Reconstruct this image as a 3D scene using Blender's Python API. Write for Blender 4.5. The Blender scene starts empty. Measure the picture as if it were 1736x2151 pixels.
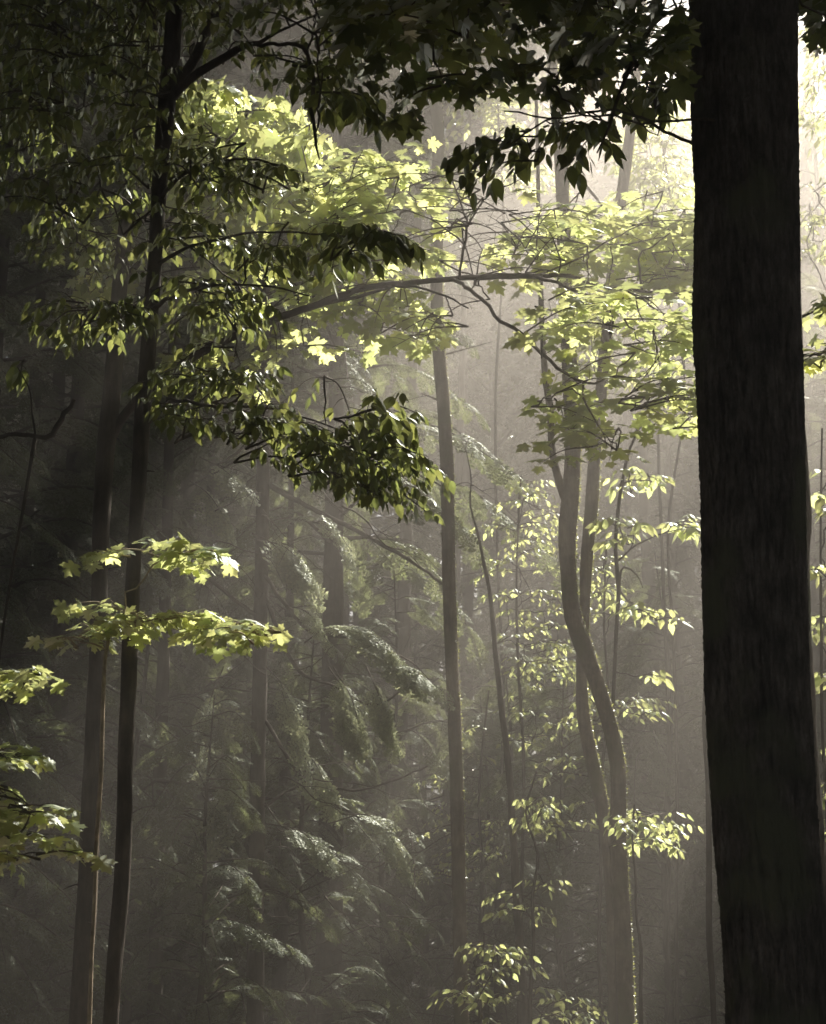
import bpy, math, random
import numpy as np
from mathutils import Vector
R = math.radians
rng = np.random.default_rng(7)
random.seed(7)
scene = bpy.context.scene
COL = scene.collection

# ------------------------------------------------------------------ camera
FPX, CX, CY = 3616.0, 868.0, 1075.5          # focal length and centre in the 1736 x 2151 measuring grid
PITCH = 16.5
CAM = np.array([0.0, 0.0, 1.6])
cd = bpy.data.cameras.new('camera'); cam = bpy.data.objects.new('camera', cd); COL.objects.link(cam)
cam.location = CAM; cam.rotation_euler = (R(90 + PITCH), 0, 0)
cd.sensor_fit = 'VERTICAL'; cd.lens = 50; cd.sensor_height = 50 * 2151 / FPX
cd.dof.use_dof = True; cd.dof.focus_distance = 11.5; cd.dof.aperture_fstop = 4.5
cd.clip_start = 0.05; cd.clip_end = 2000
scene.camera = cam
FWD = np.array([0, math.cos(R(PITCH)), math.sin(R(PITCH))])
UP = np.array([0, -math.sin(R(PITCH)), math.cos(R(PITCH))])
RT = np.array([1.0, 0, 0])

# ------------------------------------------------------------------ sky and sun
SUN_EL, SUN_AZ = 50.0, 34.0                  # azimuth measured from straight ahead towards the right
SUN = np.array([math.sin(R(SUN_AZ)) * math.cos(R(SUN_EL)), math.cos(R(SUN_AZ)) * math.cos(R(SUN_EL)), math.sin(R(SUN_EL))])
world = bpy.data.worlds.new('World'); scene.world = world; world.use_nodes = True
wn = world.node_tree; bg = wn.nodes['Background']
sky = wn.nodes.new('ShaderNodeTexSky'); sky.sky_type = 'NISHITA'; sky.sun_disc = False
sky.sun_elevation = R(SUN_EL); sky.sun_rotation = R(SUN_AZ); sky.dust_density = 1.6; sky.ozone_density = 1.0
hs = wn.nodes.new('ShaderNodeHueSaturation'); hs.inputs['Saturation'].default_value = 0.25
wn.links.new(sky.outputs[0], hs.inputs['Color']); wn.links.new(hs.outputs[0], bg.inputs[0])
bg.inputs[1].default_value = 0.05
sl = bpy.data.lights.new('sun', 'SUN'); so = bpy.data.objects.new('sun', sl); COL.objects.link(so)
sl.energy = 5.0; sl.angle = R(0.5); sl.color = (1.0, 0.93, 0.83)
so.rotation_euler = Vector(SUN).to_track_quat('Z', 'Y').to_euler()
scene.view_settings.view_transform = 'Standard'; scene.view_settings.look = 'None'
scene.view_settings.exposure = 1.95; scene.view_settings.gamma = 1.0
cy = scene.cycles
cy.max_bounces = 5; cy.diffuse_bounces = 3; cy.glossy_bounces = 1; cy.transmission_bounces = 3; cy.volume_bounces = 0
cy.caustics_reflective = False; cy.caustics_refractive = False
cy.use_denoising = True; cy.denoising_prefilter = 'ACCURATE'; cy.sample_clamp_indirect = 3.0; cy.sample_clamp_direct = 6.0
HAZE = 0.0205

# ------------------------------------------------------------------ mapping helpers
def at(px, py, Y):
    """world point on the upright plane y = Y seen at grid pixel (px, py)"""
    d = FWD + RT * (px - CX) / FPX + UP * (CY - py) / FPX
    return CAM + d * (Y / d[1])
def pix(p):
    v = np.asarray(p) - CAM
    z = v @ FWD
    return CX + FPX * (v @ RT) / z, CY - FPX * (v @ UP) / z, z
VPX, VPY = CX + FPX * (SUN @ RT) / (SUN @ FWD), CY - FPX * (SUN @ UP) / (SUN @ FWD)
def unit(v):
    v = np.asarray(v, float); return v / max(np.linalg.norm(v), 1e-9)

# ------------------------------------------------------------------ mesh building
class MB:
    def __init__(s): s.v = []; s.f = []; s.n = 0
    def add(s, v, f):
        v = np.asarray(v, np.float32).reshape(-1, 3); f = np.asarray(f, np.int64)
        s.v.append(v); s.f.append(f + s.n); s.n += len(v)
    def mesh(s, name, m, smooth=True, org=(0, 0, 0)):
        me = bpy.data.meshes.new(name)
        if not s.v: return me
        v = np.concatenate(s.v) - np.asarray(org, np.float32)
        tot = np.concatenate([np.full(len(f), f.shape[1]) for f in s.f])
        li = np.concatenate([f.ravel() for f in s.f])
        me.vertices.add(len(v)); me.vertices.foreach_set('co', v.astype(np.float32).ravel())
        me.loops.add(len(li)); me.loops.foreach_set('vertex_index', li.astype(np.int32))
        me.polygons.add(len(tot))
        st = np.concatenate([[0], np.cumsum(tot)[:-1]])
        me.polygons.foreach_set('loop_start', st.astype(np.int32)); me.polygons.foreach_set('loop_total', tot.astype(np.int32))
        me.polygons.foreach_set('use_smooth', np.full(len(tot), smooth))
        me.update(calc_edges=True); me.validate()
        me.materials.append(m)
        return me
    def build(s, name, m, parent=None, smooth=True, org=(0, 0, 0)):
        o = bpy.data.objects.new(name, s.mesh(name, m, smooth, org)); COL.objects.link(o)
        if parent is not None: o.parent = parent
        return o

def smooth_path(pts, n):
    """Catmull-Rom through rows of pts (any width), n samples"""
    p = np.asarray(pts, float)
    if len(p) < 3:
        t = np.linspace(0, 1, n)[:, None]; return p[0] * (1 - t) + p[-1] * t
    P = np.vstack([2 * p[0] - p[1], p, 2 * p[-1] - p[-2]])
    seg = np.linalg.norm(np.diff(p[:, :3], axis=0), axis=1); cum = np.concatenate([[0], np.cumsum(seg)])
    u = np.linspace(0, cum[-1], n); k = np.clip(np.searchsorted(cum, u, 'right') - 1, 0, len(seg) - 1)
    t = ((u - cum[k]) / np.maximum(seg[k], 1e-9))[:, None]
    a, b, c, d = P[k], P[k + 1], P[k + 2], P[k + 3]
    return .5 * ((2 * b) + (-a + c) * t + (2 * a - 5 * b + 4 * c - d) * t ** 2 + (-a + 3 * b - 3 * c + d) * t ** 3)

def tube(mb, pts, rad, sides=6, rough=0.0, disp=None, seed=0):
    p = np.asarray(pts, float); n = len(p); rad = np.broadcast_to(np.asarray(rad, float), (n,)).copy()
    t = np.gradient(p, axis=0); t /= np.maximum(np.linalg.norm(t, axis=1), 1e-9)[:, None]
    ref = np.array([0, 1.0, 0]) if abs(t[0][1]) < .9 else np.array([1.0, 0, 0])
    a = np.cross(t, ref); a /= np.maximum(np.linalg.norm(a, axis=1), 1e-6)[:, None]
    b = np.cross(t, a)
    th = np.linspace(0, 2 * np.pi, sides, endpoint=False)
    r = rad[:, None] * np.ones(sides)[None]
    if rough:
        rs = np.random.default_rng(seed)
        s = np.concatenate([[0], np.cumsum(np.linalg.norm(np.diff(p, axis=0), axis=1))])
        for k in range(10):
            m = rs.integers(1, 5); f = rs.uniform(1, 14); ph = rs.uniform(0, 6.28)
            r = r * (1 + rough / (1 + .25 * k) * np.sin(m * th[None] + f * s[:, None] + ph))
    if disp is not None: r = r + disp(th, p)
    v = p[:, None] + r[..., None] * (np.cos(th)[None, :, None] * a[:, None] + np.sin(th)[None, :, None] * b[:, None])
    i = np.arange(n - 1)[:, None] * sides; j = np.arange(sides)[None]; j2 = (j + 1) % sides
    f = np.stack([i + j, i + j2, i + sides + j2, i + sides + j], -1).reshape(-1, 4)
    mb.add(v.reshape(-1, 3), f)

# ------------------------------------------------------------------ materials
def new_mat(name):
    m = bpy.data.materials.new(name); m.use_nodes = True; nt = m.node_tree; nt.nodes.clear()
    return m, nt, nt.nodes.new('ShaderNodeOutputMaterial')
def leaf_mat(name, dif, tra, gloss=.06, rough=.35, var=.35, autumn=0.0, fres=.8):
    m, nt, out = new_mat(name); N, L = nt.nodes, nt.links
    geo = N.new('ShaderNodeNewGeometry')
    def tint(col):
        h = N.new('ShaderNodeHueSaturation'); h.inputs['Color'].default_value = (*col, 1)
        mp = N.new('ShaderNodeMapRange'); mp.inputs['To Min'].default_value = 1 - var; mp.inputs['To Max'].default_value = 1 + var * .6
        L.new(geo.outputs['Random Per Island'], mp.inputs['Value']); L.new(mp.outputs[0], h.inputs['Value'])
        mh = N.new('ShaderNodeMapRange'); mh.inputs['To Min'].default_value = .485; mh.inputs['To Max'].default_value = .515
        w = N.new('ShaderNodeMath'); w.operation = 'FRACT'; w2 = N.new('ShaderNodeMath'); w2.operation = 'MULTIPLY'; w2.inputs[1].default_value = 7.31
        L.new(geo.outputs['Random Per Island'], w2.inputs[0]); L.new(w2.outputs[0], w.inputs[0]); L.new(w.outputs[0], mh.inputs['Value']); L.new(mh.outputs[0], h.inputs['Hue'])
        return h.outputs[0]
    d = N.new('ShaderNodeBsdfDiffuse'); t = N.new('ShaderNodeBsdfTranslucent'); g = N.new('ShaderNodeBsdfGlossy')
    L.new(tint(dif), d.inputs[0])
    tc = tint(tra)
    if autumn:
        gt = N.new('ShaderNodeMath'); gt.operation = 'GREATER_THAN'; gt.inputs[1].default_value = 1 - autumn
        L.new(geo.outputs['Random Per Island'], gt.inputs[0])
        mx = N.new('ShaderNodeMix'); mx.data_type = 'RGBA'; L.new(gt.outputs[0], mx.inputs[0]); L.new(tc, mx.inputs[6]); mx.inputs[7].default_value = (.5, .15, .04, 1)
        tc = mx.outputs[2]
    L.new(tc, t.inputs[0])
    g.inputs['Roughness'].default_value = rough; g.inputs[0].default_value = (.9, .95, .9, 1)
    m1 = N.new('ShaderNodeAddShader'); L.new(d.outputs[0], m1.inputs[0]); L.new(t.outputs[0], m1.inputs[1])
    m2 = N.new('ShaderNodeMixShader'); fr = N.new('ShaderNodeFresnel'); fr.inputs[0].default_value = 1.4
    mu = N.new('ShaderNodeMath'); mu.operation = 'MULTIPLY_ADD'; mu.inputs[1].default_value = fres; mu.inputs[2].default_value = gloss * .4
    L.new(fr.outputs[0], mu.inputs[0]); L.new(mu.outputs[0], m2.inputs[0]); L.new(m1.outputs[0], m2.inputs[1]); L.new(g.outputs[0], m2.inputs[2])
    L.new(m2.outputs[0], out.inputs[0])
    return m
def bark_mat(name, c1, c2, scale=(30, 30, 4), bump=.5, rough=.9, moss=None):
    m, nt, out = new_mat(name); N, L = nt.nodes, nt.links
    tc = N.new('ShaderNodeTexCoord'); mp = N.new('ShaderNodeMapping'); mp.inputs['Scale'].default_value = scale
    L.new(tc.outputs['Object'], mp.inputs[0])
    no = N.new('ShaderNodeTexNoise'); no.inputs['Scale'].default_value = 1.0; no.inputs['Detail'].default_value = 8; no.inputs['Roughness'].default_value = .65
    L.new(mp.outputs[0], no.inputs['Vector'])
    cr = N.new('ShaderNodeValToRGB'); cr.color_ramp.elements[0].position = .35; cr.color_ramp.elements[1].position = .68
    cr.color_ramp.elements[0].color = (*c1, 1); cr.color_ramp.elements[1].color = (*c2, 1)
    L.new(no.outputs[0], cr.inputs[0])
    n3 = N.new('ShaderNodeTexNoise'); n3.inputs['Scale'].default_value = 5.0; n3.inputs['Detail'].default_value = 6; n3.inputs['Roughness'].default_value = .7; L.new(tc.outputs['Object'], n3.inputs['Vector'])
    r3 = N.new('ShaderNodeMapRange'); r3.inputs['From Min'].default_value = .35; r3.inputs['From Max'].default_value = .7; r3.inputs['To Min'].default_value = .55; r3.inputs['To Max'].default_value = 1.9; L.new(n3.outputs[0], r3.inputs['Value'])
    m3 = N.new('ShaderNodeMix'); m3.data_type = 'RGBA'; m3.blend_type = 'MULTIPLY'; m3.inputs[0].default_value = 1.0; L.new(cr.outputs[0], m3.inputs[6]); L.new(r3.outputs[0], m3.inputs[7])
    col = m3.outputs[2]
    if moss:
        n2 = N.new('ShaderNodeTexNoise'); n2.inputs['Scale'].default_value = 2.2; n2.inputs['Detail'].default_value = 5; L.new(tc.outputs['Object'], n2.inputs['Vector'])
        r2 = N.new('ShaderNodeMapRange'); r2.inputs['From Min'].default_value = .52; r2.inputs['From Max'].default_value = .62; L.new(n2.outputs[0], r2.inputs['Value'])
        mx = N.new('ShaderNodeMix'); mx.data_type = 'RGBA'; L.new(r2.outputs[0], mx.inputs[0]); L.new(col, mx.inputs[6]); mx.inputs[7].default_value = (*moss, 1); col = mx.outputs[2]
    b = N.new('ShaderNodeBsdfPrincipled'); b.inputs['Roughness'].default_value = rough; b.inputs['Specular IOR Level'].default_value = .2
    L.new(col, b.inputs['Base Color'])
    bp = N.new('ShaderNodeBump'); bp.inputs['Strength'].default_value = bump; bp.inputs['Distance'].default_value = .02
    L.new(no.outputs[0], bp.inputs['Height']); L.new(bp.outputs[0], b.inputs['Normal'])
    L.new(b.outputs[0], out.inputs[0])
    return m
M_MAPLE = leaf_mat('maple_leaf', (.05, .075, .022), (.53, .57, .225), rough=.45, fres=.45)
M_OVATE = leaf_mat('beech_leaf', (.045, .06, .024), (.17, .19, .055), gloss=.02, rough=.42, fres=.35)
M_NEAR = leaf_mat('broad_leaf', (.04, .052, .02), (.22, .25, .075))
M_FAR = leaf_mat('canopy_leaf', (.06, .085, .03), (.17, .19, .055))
M_BLOCKER = leaf_mat('sun_blocker_leaf', (.035, .05, .02), (.04, .05, .015), gloss=0)  # leaves of the added roof, nearly opaque to hold back the sun
M_HEM = leaf_mat('hemlock_needle', (.045, .057, .03), (.105, .12, .052), gloss=.0, rough=.55, fres=.3, var=.3)
M_HEM_LIT = leaf_mat('hemlock_sunlit_needle', (.12, .14, .085), (.30, .32, .19), gloss=.05, rough=.5, fres=.5, var=.3)  # brighter needle colour stands in for sunlight on the middle boughs
M_BIG = bark_mat('grey_bark', (.022, .02, .018), (.16, .148, .13), (44, 44, 9.0), 1.0, moss=(.12, .13, .085))
M_BARK = bark_mat('brown_bark', (.035, .029, .023), (.085, .072, .056), (40, 40, 6), .5)
M_MOSSY = bark_mat('mossy_bark', (.075, .058, .042), (.16, .13, .095), (36, 36, 6), .6, moss=(.10, .11, .05))
M_TWIG = bark_mat('twig_bark', (.045, .036, .028), (.09, .075, .058), (60, 60, 20), .2)
M_STEM_LIT = bark_mat('sunlit_stem_bark', (.24, .20, .14), (.45, .38, .28), (60, 60, 20), .2)  # pale bark colour stands in for sunlight on the thin living sapling
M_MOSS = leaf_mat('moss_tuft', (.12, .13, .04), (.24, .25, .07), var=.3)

# ------------------------------------------------------------------ leaf shapes (x across, y along, z up; petiole from the origin)
def fan(outline, ctr, fold=.12, droop=.1, y0=.3, petiole=True):
    o = np.array(outline, float)
    full = np.vstack([o, (o * [-1, 1])[::-1][1 - (abs(o[-1, 0]) > 1e-6):]])
    if abs(full[-1, 0]) < 1e-6 and abs(full[0, 0]) < 1e-6: full = full[:-1]
    v = np.vstack([[ctr], full]); n = len(full)
    z = fold * np.abs(v[:, 0]) ** 1.2 * -1 - droop * np.clip(v[:, 1], 0, None) ** 2
    V = np.column_stack([v[:, 0], v[:, 1] + y0, z])
    F = [(0, 1 + i, 1 + (i + 1) % n) for i in range(n)]
    if petiole:
        k = len(V); V = np.vstack([V, [[-.012, 0, 0], [.012, 0, 0], [0, y0 + .02, 0]]]); F.append((k, k + 1, k + 2))
    return V, np.array(F)
MAPLE = fan([(0, 0), (.14, -.06), (.30, -.10), (.46, -.04), (.36, .08), (.30, .14), (.42, .20), (.62, .22), (.60, .36), (.74, .50), (.52, .50), (.44, .58), (.22, .44), (.26, .62), (.36, .72), (.18, .76), (.10, .88), (0, 1.06)], (0, .28), .16, .12, .35)
MAPLE_LO = fan([(0, 0), (.42, -.06), (.28, .14), (.64, .24), (.58, .52), (.22, .46), (.30, .72), (0, 1.02)], (0, .28), .16, .12, .3)
OVATE = fan([(0, 0), (.14, .08), (.235, .24), (.25, .42), (.20, .62), (.10, .82), (0, 1.02)], (0, .42), .35, .22, .08)
OVATE_LO = fan([(0, 0), (.20, .2), (.22, .5), (0, 1.0)], (0, .42), .3, .2, .05, False)
def spray_template(nt=22, nn=7, w=.013, seed=3):
    r = np.random.default_rng(seed); V = []; F = []
    def rh(p, d, side, L, W):
        k = len(V); q = p + d * L; s_ = side * W
        V.extend([p, p + d * L * .5 + s_, q, p + d * L * .5 - s_]); F.append((k, k + 1, k + 2, k + 3))
    def Z(p): p = p.copy(); p[2] = -.22 * p[0] ** 2 - .35 * abs(p[1]) ** 1.3 + p[2]; return p
    for i in range(nt):
        x = .06 + .94 * i / nt; sgn = 1 if i % 2 else -1
        L = (.30 * math.sin(math.pi * min(1, x * 1.05) ** .7) + .05) * r.uniform(.75, 1.15)
        an = R(r.uniform(42, 62)); d = np.array([math.cos(an), sgn * math.sin(an), 0])
        for k in range(nn):
            s = L * (k + .6) / nn; p = np.array([x, 0, 0]) + d * s
            for sg in (1, -1):
                a2 = math.atan2(d[1], d[0]) + sg * R(r.uniform(35, 60)); dd = np.array([math.cos(a2), math.sin(a2), r.uniform(-.25, .25)])
                k0 = len(V); rh(p, dd, np.array([-dd[1], dd[0], r.uniform(-.5, .5)]), L * .22 + .02, w)
        rh(np.array([x, 0, 0]) + d * L * .8, d, np.array([-d[1], d[0], 0]), L * .3, w)
    for k in range(12):
        rh(np.array([k / 12, 0, 0]), np.array([1., 0, 0]), np.array([0, 1., 0]), .1, w)
    return np.array([Z(np.array(v, float)) for v in V]), np.array(F)
SPRAYS = [spray_template(17, 4, .024, 3), spray_template(15, 4, .028, 4)]
SPRAY_LO = [spray_template(13, 3, .036, 5), spray_template(12, 3, .036, 6)]

def bake(mb, tpl, pos, fwd, nrm, size):
    pos = np.asarray(pos, float)
    if len(pos) == 0: return
    fwd = np.asarray(fwd, float); fwd = fwd / np.maximum(np.linalg.norm(fwd, axis=1), 1e-9)[:, None]
    x = np.cross(fwd, np.asarray(nrm, float)); x /= np.maximum(np.linalg.norm(x, axis=1), 1e-9)[:, None]
    z = np.cross(x, fwd)
    V, F = tpl; s = np.asarray(size, float)[:, None, None]
    v = pos[:, None] + s * (V[None, :, 0:1] * x[:, None] + V[None, :, 1:2] * fwd[:, None] + V[None, :, 2:3] * z[:, None])
    f = F[None] + (np.arange(len(pos)) * len(V))[:, None, None]
    mb.add(v.reshape(-1, 3), f.reshape(-1, F.shape[1]))

# ------------------------------------------------------------------ things
def root(name, label, cat, loc, group=None):
    o = bpy.data.objects.new(name, None); COL.objects.link(o); o.location = loc; o.empty_display_size = .3
    o['label'] = label; o['category'] = cat
    if group: o['group'] = group
    return o
def tag(o, label, cat, group=None):
    o['label'] = label; o['category'] = cat
    if group: o['group'] = group

# places the sun reaches through the leaves: (grid px, grid py, depth, radius in metres)
FLECKS = [(450, 200, 12, .5), (540, 270, 12, .55), (600, 360, 12, .45), (450, 400, 12, .4), (700, 400, 11.8, .5), (640, 520, 11.6, .3), (820, 420, 11.6, .6), (820, 560, 11.6, .5),
    (960, 420, 11.6, .7), (1050, 520, 11.6, .7), (1150, 480, 12, .7), (1280, 500, 12.9, .8), (1400, 480, 12.9, .9), (900, 660, 11.4, .5), (760, 680, 11.4, .4),
    (1100, 680, 11.2, .5), (1220, 700, 11.2, .7), (1350, 700, 11.2, .8), (1420, 820, 11, .6), (1190, 915, 10.8, .4), (1290, 890, 10.8, .4), (1400, 850, 10.8, .45), (1330, 860, 10.9, .3), (1440, 620, 11.5, .7),
    (300, 1160, 9, .2), (450, 1165, 9, .22), (370, 1310, 9, .25), (520, 1330, 9, .25), (215, 1600, 9, .12), (200, 1850, 9, .12), (190, 2100, 9, .12), (220, 1420, 9, .12), (60, 1430, 8, .15), (40, 1590, 8, .22), (60, 1700, 8, .25), (110, 1795, 8, .15), (42, 785, 8.6, .12),
    (420, 800, 12, .25), (790, 850, 8.8, .12), (620, 930, 8.8, .12), (1710, 655, 10.2, .3), (1715, 740, 10.2, .3), (1715, 1000, 12, .4), (1720, 1300, 12, .4),
    (1340, 1010, 15.2, .5), (1310, 1120, 15.2, .5), (1420, 1110, 15.2, .4), (1350, 1280, 15.2, .4), (1370, 1730, 13.8, .45), (1350, 1490, 15.2, .3), (1170, 1690, 15.2, .5), (1130, 1870, 15.2, .35), (1180, 2110, 15.2, .4), (1020, 2040, 14.6, .3),
    (1100, 1150, 18.5, .9), (1130, 1450, 18.5, .8), (960, 1700, 19.5, .6), (1060, 1290, 22, .5), (780, 1340, 15.7, .7), (850, 1420, 15.6, .6), (760, 1500, 15.6, .6), (600, 1180, 15.7, .6), (690, 1250, 16, .5), (460, 980, 15.7, .3), (790, 1740, 15.6, .55), (640, 1760, 15.7, .4),
    (960, 1000, 15.6, .5), (960, 1500, 15.6, .4), (970, 1900, 15.6, .3), (1300, 1700, 14.4, .4), (1320, 2000, 14.4, .3), (1250, 1400, 14.4, .5), (1200, 1000, 14.4, .5), (1285, 700, 15.4, .5), (1250, 1100, 15.4, .4), (1250, 1600, 15.4, .4),
    (1000, 830, 18, 1.6), (1180, 800, 15, 1.0), (1330, 950, 16, 1.0), (1000, 800, 22, 1.3), (1000, 830, 14, 1.2), (1010, 830, 11, .8), (1100, 1000, 18, 1.3), (880, 1060, 16, .9), (1000, 1150, 17, .7), (1010, 900, 14, .9), (1040, 1000, 20, 1.2), (1310, 1850, 14.4, .3), (1318, 2100, 14.4, .3), (1225, 1340, 14.4, .3), (1192, 1150, 14.4, .3), (1290, 1560, 14.4, .3), (958, 1650, 15.6, .3), (945, 1250, 15.6, .3), (968, 2080, 15.6, .3), (920, 700, 15.6, .3), (1195, 700, 14.4, .4), (1180, 350, 14.4, .4), (1310, 380, 15.4, .4)]
def clear_way(a):
    """drop the leaves that hang in the path of the sun to the small lit tiers"""
    keep = np.ones(len(a), bool)
    for fx, fy, fY, fr in FLECKS:
        if fY > 10.7 and fY < 12.55 or fY == 12.9 or fY > 13.5: continue
        w = a[:, :3] - at(fx, fy, fY); t = w @ SUN; d = np.linalg.norm(w - t[:, None] * SUN, axis=1)
        keep &= ~((t > .45) & (d < fr + .08))
    return a[keep]
DENS_M, DENS_O = .66, .62
class Tree:
    merge = False
    needle = None
    """a tree whose trunk follows a traced centre line on an upright plane and that can grow boughs anywhere along its skeleton"""
    def __init__(s, name, label, cat='tree', bark=None, leafmat=None, group=None):
        s.name, s.label, s.cat, s.group = name, label, cat, group
        s.bark = bark or M_BARK; s.leafmat = leafmat
        s.trunk = MB(); s.limb = MB(); s.lv = {}; s.skel = []; s.base = None; s.hem = MB(); s.moss = MB()
    def stem(s, rows, Y, zt=None, sides=14, rough=.03, down=True, n=None, mb=None, Y2=None):
        """rows: (px, py, width in grid px) from the top of the frame down, or any order"""
        rows = sorted(rows, key=lambda r: r[1])
        Ys = [Y + ((Y2 or Y) - Y) * i / max(1, len(rows) - 1) for i in range(len(rows))]
        P = []
        for (px, py, w), yy in zip(rows, Ys):
            p = at(px, py, yy); dep = (p - CAM) @ FWD
            P.append([*p, w / 2 / FPX * dep])
        P = np.array(P)
        if zt is not None and zt > P[0, 2] + .3:
            d = P[0, :3] - P[min(2, len(P) - 1), :3]; d = d / d[2]; d[:2] = np.clip(d[:2], -.15, .15)
            hh = zt - P[0, 2]; ex = [[*(P[0, :3] + d * hh * k), P[0, 3] * (1 - .75 * k)] for k in (1, .66, .33)]
            P = np.vstack([ex, P])
        if down:
            z0 = P[-1, 2]
            if z0 > 0.02:
                d = P[-1, :3] - P[-2, :3]; d = d / abs(d[2]) * .5
                d[2] = -1; P = np.vstack([P, [*(P[-1, :3] + d * z0 * .5), P[-1, 3] * 1.04], [*(P[-1, :3] + d * (z0 + .1)), P[-1, 3] * 1.35]])
            s.base = np.array([P[-1, 0], P[-1, 1], 0.0]) if s.base is None else s.base
        L = np.linalg.norm(np.diff(P[:, :3], axis=0), axis=1).sum()
        q = smooth_path(P, n or max(12, int(L / .12)))
        q[:, 3] = np.maximum(q[:, 3], .002)
        tube(mb or s.trunk, q[:, :3], q[:, 3], sides, rough, seed=int(abs(P[0, 0]) * 991) + 3)
        for k in range(0, len(q), 4): s.skel.append((*q[k, :3], q[k, 3]))
        return q
    def limbpx(s, rows, r0=None, sides=7, rough=.05):
        """rows: (px, py, Y, width px)"""
        P = []
        for px, py, Y, w in rows:
            p = at(px, py, Y); P.append([*p, w / 2 / FPX * ((p - CAM) @ FWD)])
        L = np.linalg.norm(np.diff(np.array(P)[:, :3], axis=0), axis=1).sum()
        q = smooth_path(P, max(8, int(L / .07)))
        q[:, :3] += rng.normal(0, .004, (len(q), 3))
        tube(s.limb, q[:, :3], np.maximum(q[:, 3], .0015), sides, rough, seed=len(s.skel))
        for k in range(0, len(q), 2): s.skel.append((*q[k, :3], q[k, 3]))
        return q[:, :3]
    def stubs(s, q, n, r=.006, L=(.03, .25)):
        for _ in range(n):
            k = random.randrange(len(q) // 8, len(q) - 3); a = random.uniform(0, 6.28); p = q[k, :3]; l = q[k, 3] + random.uniform(*L)
            d = np.array([math.cos(a), math.sin(a) * .6, random.uniform(-.3, .5)]); rr = r * random.uniform(.4, 1.2)
            e = p + d * l; tube(s.trunk, smooth_path([p, (p + e) / 2 + rng.normal(0, .01, 3), e], 5), [rr * 2.2, rr * 1.4, rr, rr * .8, rr * .35], 5, .1)
    def leaf(s, kind, p, d, n, size):
        s.lv.setdefault(kind, []).append((*p, *d, *n, size))
    def twig(s, kind, pts, size, gap, hang=.2, tilt=.35, start=.0, r=.003, sides=4):
        """leaves along one twig"""
        pts = np.asarray(pts); tube(s.limb, pts, np.linspace(r, r * .4, len(pts)), sides)
        seg = np.linalg.norm(np.diff(pts, axis=0), axis=1); L = seg.sum(); n = max(1, int(L / gap))
        cum = np.concatenate([[0], np.cumsum(seg)]) / L
        k = random.random()
        for i in range(n + 1):
            u = start + (1 - start) * min(1, (i + .5 * random.random()) / max(n, 1))
            p = np.array([np.interp(u, cum, pts[:, a]) for a in range(3)])
            j = min(len(pts) - 2, int(np.searchsorted(cum, u, 'right') - 1)); t = unit(pts[j + 1] - pts[j])
            side = unit(np.cross(t, [0, 0, 1.0]))
            for sg in ((1, -1) if kind.startswith('maple') and u < .97 else ((1 if i % 2 else -1),)):
                if u >= .97: sg *= .25
                d = unit(t * random.uniform(.35, .8) + side * sg * random.uniform(.6, 1.1) + np.array([0, 0, -hang * random.uniform(.4, 1.7)]))
                nn = unit(np.array([0, 0, 1.0]) + rng.normal(0, tilt, 3))
                s.leaf(kind, p, d, nn, size * random.uniform(.5, 1.25))
    def bough(s, kind, pts, size, side=.35, gap=.1, lgap=.07, hang=.25, tilt=.35, r0=.008, start=.25, flat=.1):
        q = smooth_path(pts, 14); tube(s.limb, q, np.linspace(r0, .002, len(q)), 5)
        L = np.linalg.norm(np.diff(q, axis=0), axis=1).sum(); n = max(2, int(L * (1 - start) / gap)); cum = np.linspace(0, 1, len(q))
        for i in range(n):
            u = start + (1 - start) * (i + random.random() * .5) / n
            p = np.array([np.interp(u, cum, q[:, a]) for a in range(3)])
            j = min(len(q) - 2, int(u * (len(q) - 1))); t = unit(q[j + 1] - q[j]); sd = unit(np.cross(t, [0, 0, 1.0])) * (1 if i % 2 else -1)
            ln = side * (1.05 - .7 * u) * random.uniform(.6, 1.2)
            e = unit(t * random.uniform(.5, .9) + sd + rng.normal(0, flat, 3) + [0, 0, .1]) * ln
            mid = p + e * .5 + [0, 0, .03 * ln]; end = p + e + [0, 0, -hang * .25 * ln]
            s.twig(kind, smooth_path([p, mid, end], 6), size, lgap, hang, tilt, .15, .0025)
        s.twig(kind, q[int(len(q) * .6):], size, lgap, hang, tilt, 0, .002)
    def fill(s, kind, poly, Yr, n, size, blen=(.5, .9), side=.35, gap=.1, lgap=.075, hang=.25, tilt=.35, rise=.1, dirb=None, flat=.1, r0=.007):
        """boughs whose leafy ends spread through the part of the air that shows inside poly, each rooted on the nearest skeleton point"""
        n = max(1, int(round(n * (DENS_M if kind.startswith('maple') else DENS_O))))
        poly = np.array(poly, float); lo, hi = poly.min(0), poly.max(0); T = []
        while len(T) < n:
            x, y = rng.uniform(lo, hi); c = False; j = len(poly) - 1
            for i in range(len(poly)):
                if (poly[i, 1] > y) != (poly[j, 1] > y) and x < (poly[j, 0] - poly[i, 0]) * (y - poly[i, 1]) / (poly[j, 1] - poly[i, 1]) + poly[i, 0]: c = not c
                j = i
            if c: T.append(at(x, y, rng.uniform(*Yr)))
        sk = np.array(s.skel); T = np.array(T)
        order = np.argsort([np.min(np.linalg.norm(sk[:, :3] - t, axis=1)) for t in T])
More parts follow.
